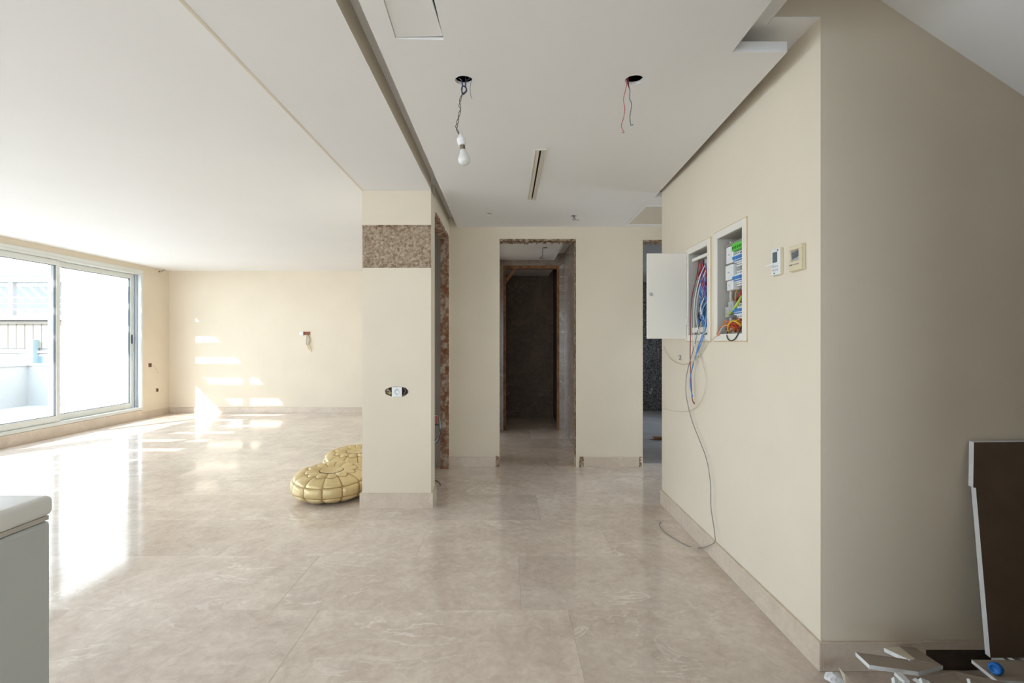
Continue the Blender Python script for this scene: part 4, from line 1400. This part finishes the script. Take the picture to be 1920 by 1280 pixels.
tube('wire', [nf(578, 628, .01), nf(581, 636), nf(579, 646), nf(583, 652), nf(583.5, 660)], 0.005, WIRE['yellow'], fo, 6)


# ---- outlets on the window wall
def left_pt(x, y, X=XW):
    return PX(x, y, X)


p = left_pt(281, 684)
o1 = empty('wall_outlet', (XW, p.y, p.z), 'small brown outlet with a thin wire beside the sliding window', 'outlet')
box('box_rim', (XW, p.y - 0.035, p.z - 0.035), (XW + 0.008, p.y + 0.035, p.z + 0.03), mat('brown_outlet_box', (0.2, 0.1, 0.05), 0.7), o1, 0.003, 1)
box('cavity', (XW + 0.008, p.y - 0.005, p.z - 0.028), (XW + 0.009, p.y + 0.028, p.z + 0.02), BLACK, o1)
tube('wire', [left_pt(283, 684, XW + 0.01), left_pt(288, 685, XW + 0.03), left_pt(293, 690, XW + 0.04), left_pt(296, 699, XW + 0.03), left_pt(297.5, 697, XW + 0.03)], 0.004, WIRE['cream'], o1, 6)
p = left_pt(294.5, 731)
o2 = empty('wall_outlet', (XW, p.y, p.z), 'small dark socket low on the window wall near the corner', 'outlet')
box('box_rim', (XW, p.y - 0.04, p.z - 0.035), (XW + 0.008, p.y + 0.04, p.z + 0.035), PLC, o2, 0.003, 1)
box('cavity', (XW + 0.008, p.y - 0.03, p.z - 0.028), (XW + 0.009, p.y + 0.02, p.z + 0.028), mat('dark_back_box', (0.07, 0.05, 0.035), 0.8), o2)
p = left_pt(303, 507)
o3 = empty('corner_wire', (XW, p.y, p.z), 'short loose wires high on the window wall by the ceiling corner', 'wire')
tube('wire', [left_pt(302, 509, XW + 0.005), left_pt(305, 507.5, XW + 0.06), left_pt(309, 505.5, XW + 0.08)], 0.006, WIRE['grey'], o3, 6)
tube('wire', [left_pt(298, 508.5, XW + 0.003), left_pt(299.5, 509.5, XW + 0.03)], 0.008, WIRE['brown'], o3, 6)

# ---- poufs
def pouf(cx, cy, rad, hgt, rz, tilt_deg, label, group):
    e = empty('leather_pouf', (cx, cy, 0), label, 'pouf', group)
    n = 12

    def prof(t):
        # t from 0 (top centre) to 1 (bottom centre): radius fraction and height
        a = math.pi * t
        sn, cs = math.sin(a), math.cos(a)
        r = rad * (abs(sn) ** 0.62)
        z = hgt / 2 + hgt / 2 * math.copysign(abs(cs) ** 0.78, cs)
        z -= 0.030 * math.exp(-(r / (0.42 * rad)) ** 2) if cs > 0 else 0
        return r, z

    lean = Matrix.Rotation(R(tilt_deg), 3, 'X')

    def surf(t, th, off):
        r, z = prof(t)
        r2, z2 = prof(min(t + 0.004, 1))
        r1, z1 = prof(max(t - 0.004, 0))
        nr, nz = -(z2 - z1), (r2 - r1)
        l = math.hypot(nr, nz) or 1
        nr, nz = nr / l, nz / l
        rr, zz = r + nr * off, z + nz * off
        wob = 1 + 0.025 * math.sin(2 * th + 1.0)
        # wrinkles of the slack leather
        q = Vector((rr * math.cos(th), rr * math.sin(th), zz))
        wr_ = 0.006 * mnoise.noise(Vector((q.x * 9, q.y * 9, q.z * 26)))
        rr = rr * wob + nr * wr_
        zz = max(zz + nz * wr_, 0.0)
        # slumps a little towards the front
        zz *= 1 + 0.13 * (rr / rad) * math.sin(th)
        return Vector((cx + rr * math.cos(th + rz), cy + rr * math.sin(th + rz), zz))

    bm = bmesh.new()
    NU, NT = 72, 40
    g = [[bm.verts.new(surf(0.02 + 0.95 * i / NT, 2 * math.pi * k / NU, -0.005)) for k in range(NU)] for i in range(NT + 1)]
    for i in range(NT):
        for k in range(NU):
            bm.faces.new((g[i][k], g[i][(k + 1) % NU], g[i + 1][(k + 1) % NU], g[i + 1][k]))
    bm.faces.new(g[0][::-1])
    bm.faces.new(g[-1])
    finish('seams', bm, GOLDSEAM, e, True)

    def scallop(th, amp, base, ph):
        return base + amp * abs(math.sin(n * th / 2 + ph))

    rings = [  # (name, lower t function, upper t function, sector phase)
        ('top_petal', lambda th: 0.045, lambda th: scallop(th, 0.055, 0.125, 0.0), 0.0),
        ('shoulder_panel', lambda th: scallop(th, 0.055, 0.125, 0.0), lambda th: 0.40, 0.0),
        ('side_panel', lambda th: 0.40, lambda th: 0.60, 0.0),
        ('bottom_panel', lambda th: 0.60, lambda th: 0.80, 0.0)]
    for nm, f0, f1, ph in rings:
        for s in range(n):
            bm = bmesh.new()
            ns, nt = 8, 8
            gg = []
            for i in range(nt + 1):
                row = []
                for k in range(ns + 1):
                    b = k / ns
                    eps = 0.012
                    th = 2 * math.pi / n * (s + eps + (1 - 2 * eps) * b)
                    v = i / nt
                    t0, t1 = f0(th), f1(th)
                    t = t0 + (t1 - t0) * (0.02 + 0.96 * v)
                    puff = (1 - abs(2 * b - 1) ** 5) * (1 - abs(2 * v - 1) ** 5)
                    row.append(bm.verts.new(surf(t, th, -0.007 + 0.013 * puff)))
                gg.append(row)
            for i in range(nt):
                for k in range(ns):
                    bm.faces.new((gg[i][k], gg[i][k + 1], gg[i + 1][k + 1], gg[i + 1][k]))
            finish(nm, bm, GOLD, e, True)
    bm = bmesh.new()
    gg = [[bm.verts.new(surf(0.002 + 0.042 * i / 4, 2 * math.pi * k / 24, 0.001)) for k in range(24)] for i in range(5)]
    for i in range(4):
        for k in range(24):
            bm.faces.new((gg[i][k], gg[i][(k + 1) % 24], gg[i + 1][(k + 1) % 24], gg[i + 1][k]))
    bm.faces.new(gg[0][::-1])
    finish('centre_rosette', bm, GOLD, e, True)
    return e


pouf(-1.475, 4.13, 0.305, 0.245, 0.1, 0, 'gold leather pouf standing beside the pillar, nearer the viewer', 'gold leather poufs')
pouf(-1.47, 4.80, 0.30, 0.255, 0.35, 0, 'gold leather pouf behind the other one, half hidden by the pillar', 'gold leather poufs')

# ---- chest freezer at the left
fz = empty('chest_freezer', (-1.75, 0.9, 0), 'white chest freezer cut off by the left edge of the picture', 'freezer')
fx, fy = -1.352, 1.47
bm = bmesh.new()
add_box(bm, (fx - 0.62, 0.35, 0.03), (fx - 0.006, fy - 0.006, 0.775), 0.012, 3)
finish('body', bm, FREEZER, fz)
bm = bmesh.new()
add_box(bm, (fx - 0.622, 0.345, 0.777), (fx - 0.010, fy - 0.010, 0.790))
finish('lid_seal', bm, SEAL, fz)
bm = bmesh.new()
add_box(bm, (fx - 0.63, 0.34, 0.790), (fx, fy, 0.850), 0.018, 4)
finish('lid', bm, FREEZLID, fz, True)
for xx in (fx - 0.56, fx - 0.06):
    for yy in (0.42, fy - 0.08):
        lathe('foot', [(0.02, 0), (0.022, 0.005), (0.022, 0.03)], (xx, yy, 0), BLACK, fz, 12)
box('hinge', (fx - 0.5, 0.325, 0.70), (fx - 0.44, 0.35, 0.83), PLW, fz, 0.003, 1)

# ---- plasterboard leaning on the shaded wall and debris
def board(name, quad, th_, label, group, top=PAPERL, parent=None, out=1):
    q = [Vector(v) for v in quad]
    nrm = (q[1] - q[0]).cross(q[-1] - q[0]).normalized()
    if nrm.z < 0:
        nrm = -nrm
    bm = bmesh.new()
    add_prism(bm, [v - nrm * th_ for v in q], nrm * th_, 0, 1)
    o = finish(name, bm, [top, GYPSUM], parent)
    return tag(o, label, 'plasterboard', group)


ORD = ['topmost', 'second from the top', 'third from the top', 'fourth from the top', 'fifth from the top', 'fifth from the floor',
       'fourth from the floor', 'third from the floor', 'second from the floor', 'lowest']
# stack of boards that carries the leaning sheet
zz = 0.0
for i in range(10):
    x0 = 1.905 + random.uniform(-0.01, 0.02)
    y0 = 1.70 + random.uniform(-0.02, 0.02)
    bm = bmesh.new()
    add_prism(bm, [(x0, y0, zz), (2.75, y0, zz), (2.75, 1.935, zz), (x0 + random.uniform(-.03, .03), 1.935, zz)], (0, 0, 0.0125), 0, 1)
    tag(finish('plasterboard_offcut', bm, [PAPERL, GYPSUM]), 'grey plasterboard offcut under the leaning sheet, ' + ORD[9 - i] + ' of its stack', 'plasterboard', 'stacked offcuts under the leaning sheet')
    zz += 0.0127
ZS = zz
tl, bl_ = PY(1826, 829, 1.925), PY(1857, 1242, 1.83)
bl_.z = ZS + 0.0
lean_d = (tl - bl_)
nv = Vector((0, -1, 0.12)).normalized()
sheet = [bl_, bl_ + lean_d * 0.52 + Vector((-0.004, 0, 0)), bl_ + lean_d * 0.78 + Vector((-0.006, 0, 0)), bl_ + lean_d * 0.782 + Vector((-0.016, 0, 0)), tl,
         Vector((2.85, tl.y, tl.z + 0.01)), Vector((2.85, bl_.y, bl_.z))]
bm = bmesh.new()
add_prism(bm, sheet, (0, 0.020, 0.002), 0, 1)
tag(finish('plasterboard_sheet', bm, [PAPER, GYPSUM]), 'large brown plasterboard sheet leaning on the shaded wall', 'plasterboard')

# broken pieces heaped in front of it: a hidden bed of flat offcuts, then the tilted ones
zz = 0.0
for i in range(9):
    x0, x1 = 1.30 + random.uniform(0, 0.05), 1.70 + random.uniform(-0.04, 0.03)
    y0, y1 = 1.42 + random.uniform(0, 0.05), 1.62 + random.uniform(-0.02, 0.02)
    bm = bmesh.new()
    add_prism(bm, [(x0, y0, zz), (x1, y0 + 0.01, zz), (x1 - 0.02, y1, zz), (x0 + 0.02, y1 - 0.02, zz)], (0, 0, 0.0125), 0, 1)
    tag(finish('plasterboard_offcut', bm, [PAPERL, GYPSUM]), 'flat plasterboard offcut beneath the broken shards, ' + ORD[(8 - i) if i > 4 else (9 - i)] + ' of its pile', 'plasterboard', 'flat offcuts under the debris')
    zz += 0.0127
G = 'broken plasterboard debris'
board('plasterboard_shard', [PY(1604, 1222, 1.76), PY(1630, 1246, 1.66), PY(1722, 1259, 1.64), PY(1768, 1247, 1.74), PY(1690, 1234, 1.75)], 0.013,
      'brown faced plasterboard strip with a broken white left end in the debris', G)
board('plasterboard_shard', [PY(1657, 1214, 1.86), PY(1706, 1237, 1.74), PY(1716, 1235, 1.75), PY(1685, 1211, 1.88)], 0.014,
      'cream triangular plasterboard shard leaning behind the brown strip', G, CREAMB)
board('plasterboard_shard', [PY(1686, 1211, 1.93), PY(1712, 1236, 1.77), PY(1766, 1247, 1.76), PY(1716, 1214, 1.93)], 0.012,
      'grey brown plasterboard strip leaning against the baseboard', G)
board('plasterboard_shard', [PY(1716, 1270, 1.56), PY(1789, 1258, 1.62), PY(1945, 1292, 1.58), PY(1850, 1355, 1.50)], 0.015,
      'broad plasterboard piece with a snapped white end at the front of the debris', G)
board('plasterboard_shard', [PY(1677, 1259, 1.62), PY(1690, 1260, 1.62), PY(1706, 1276, 1.58), PY(1696, 1276, 1.58)], 0.012,
      'small white plasterboard chip under the brown strip', G, GYPSUM)
board('plasterboard_shard', [PY(1676, 1268, 1.58), PY(1684, 1272, 1.58), PY(1698, 1290, 1.54), PY(1680, 1290, 1.54)], 0.012,
      'small white chip at the lower edge of the debris', G, GYPSUM)
board('plasterboard_shard', [PY(1726, 1270, 1.55), PY(1742, 1276, 1.55), PY(1752, 1290, 1.52), PY(1735, 1290, 1.52)], 0.010,
      'white chip below the snapped white end', G, GYPSUM)
board('plasterboard_shard', [PY(1572, 1250, 1.84), PY(1584, 1264, 1.78), PY(1600, 1285, 1.74), PY(1586, 1285, 1.74)], 0.004,
      'thin curled cream paper strip near the wall corner', G, CREAMB)
board('plasterboard_shard', [PY(1818, 1272, 1.52), PY(1836, 1282, 1.54), PY(1842, 1296, 1.52), PY(1824, 1296, 1.50)], 0.008,
      'thin cream sliver in front of the broad piece', G, CREAMB)
for (x, y, Y, r, lab) in ((1567, 1272, 1.82, 0.027, 'crumbled white gypsum lump left of the paper strip'),):
    bm = bmesh.new()
    bmesh.ops.create_icosphere(bm, subdivisions=3, radius=r)
    c = PY(x, y, Y)
    for v in bm.verts:
        k = 1 + 0.35 * mnoise.noise(v.co * 40) + 0.2 * mnoise.noise(v.co * 90)
        v.co = Vector((v.co.x * 1.3 * k, v.co.y * k, v.co.z * 0.6 * k)) + c
    tag(finish('gypsum_lump', bm, GYPSUM), lab, 'rubble', G)
bm = bmesh.new()
add_prism(bm, [(1.69, 1.69, ZS), (2.2, 1.665, ZS), (2.2, 1.79, ZS), (1.705, 1.80, ZS)], (0, 0, 0.0125), 0, 1)
tag(finish('plasterboard_offcut', bm, [PAPERL, GYPSUM]), 'narrow plasterboard strip carrying the blue bottle cap', 'plasterboard', G)
# blue bottle cap
c = Vector((1.716, 1.722, ZS + 0.0125 + 0.0195))
cap = empty('bottle_cap', tuple(c), 'bright blue plastic bottle cap on the debris at the right', 'bottle cap')
ax = Vector((-0.85, -0.45, 0.15)).normalized()
rot = ax.to_track_quat('Z', 'Y').to_matrix()
bm = bmesh.new()
add_lathe(bm, [(0.0165, -0.014), (0.0185, -0.012), (0.0185, 0.008), (0.0165, 0.011), (0.012, 0.011), (0.011, 0.009), (0.001, 0.009)], (0, 0, 0), 28)
for v in bm.verts:
    v.co = rot @ v.co + c
finish('cap_body', bm, BLUECAP, cap, True)
bm = bmesh.new()
for k in range(28):
    a = 2 * math.pi * k / 28
    p = Vector((0.0187 * math.cos(a), 0.0187 * math.sin(a), 0))
    t = Vector((-math.sin(a), math.cos(a), 0)) * 0.0012
    add_prism(bm, [rot @ (p - t + Vector((0, 0, -0.009))) + c, rot @ (p + t + Vector((0, 0, -0.009))) + c,
                   rot @ (p + t + Vector((0, 0, 0.005))) + c, rot @ (p - t + Vector((0, 0, 0.005))) + c], rot @ Vector((math.cos(a), math.sin(a), 0)) * 0.001)
finish('grip_ribs', bm, BLUECAP, cap)

# ---- planks on the side room floor
wp = PY(1234, 822, 6.55)
box('floor_plank', (wp.x - 0.06, 6.5, 0.0005), (wp.x + 0.6, 6.6, 0.035), WOOD, None, 0.003, 1)
tag(bpy.data.objects['floor_plank'], 'dark wooden plank lying on the floor inside the right doorway', 'plank')

bpy.context.view_layer.update()
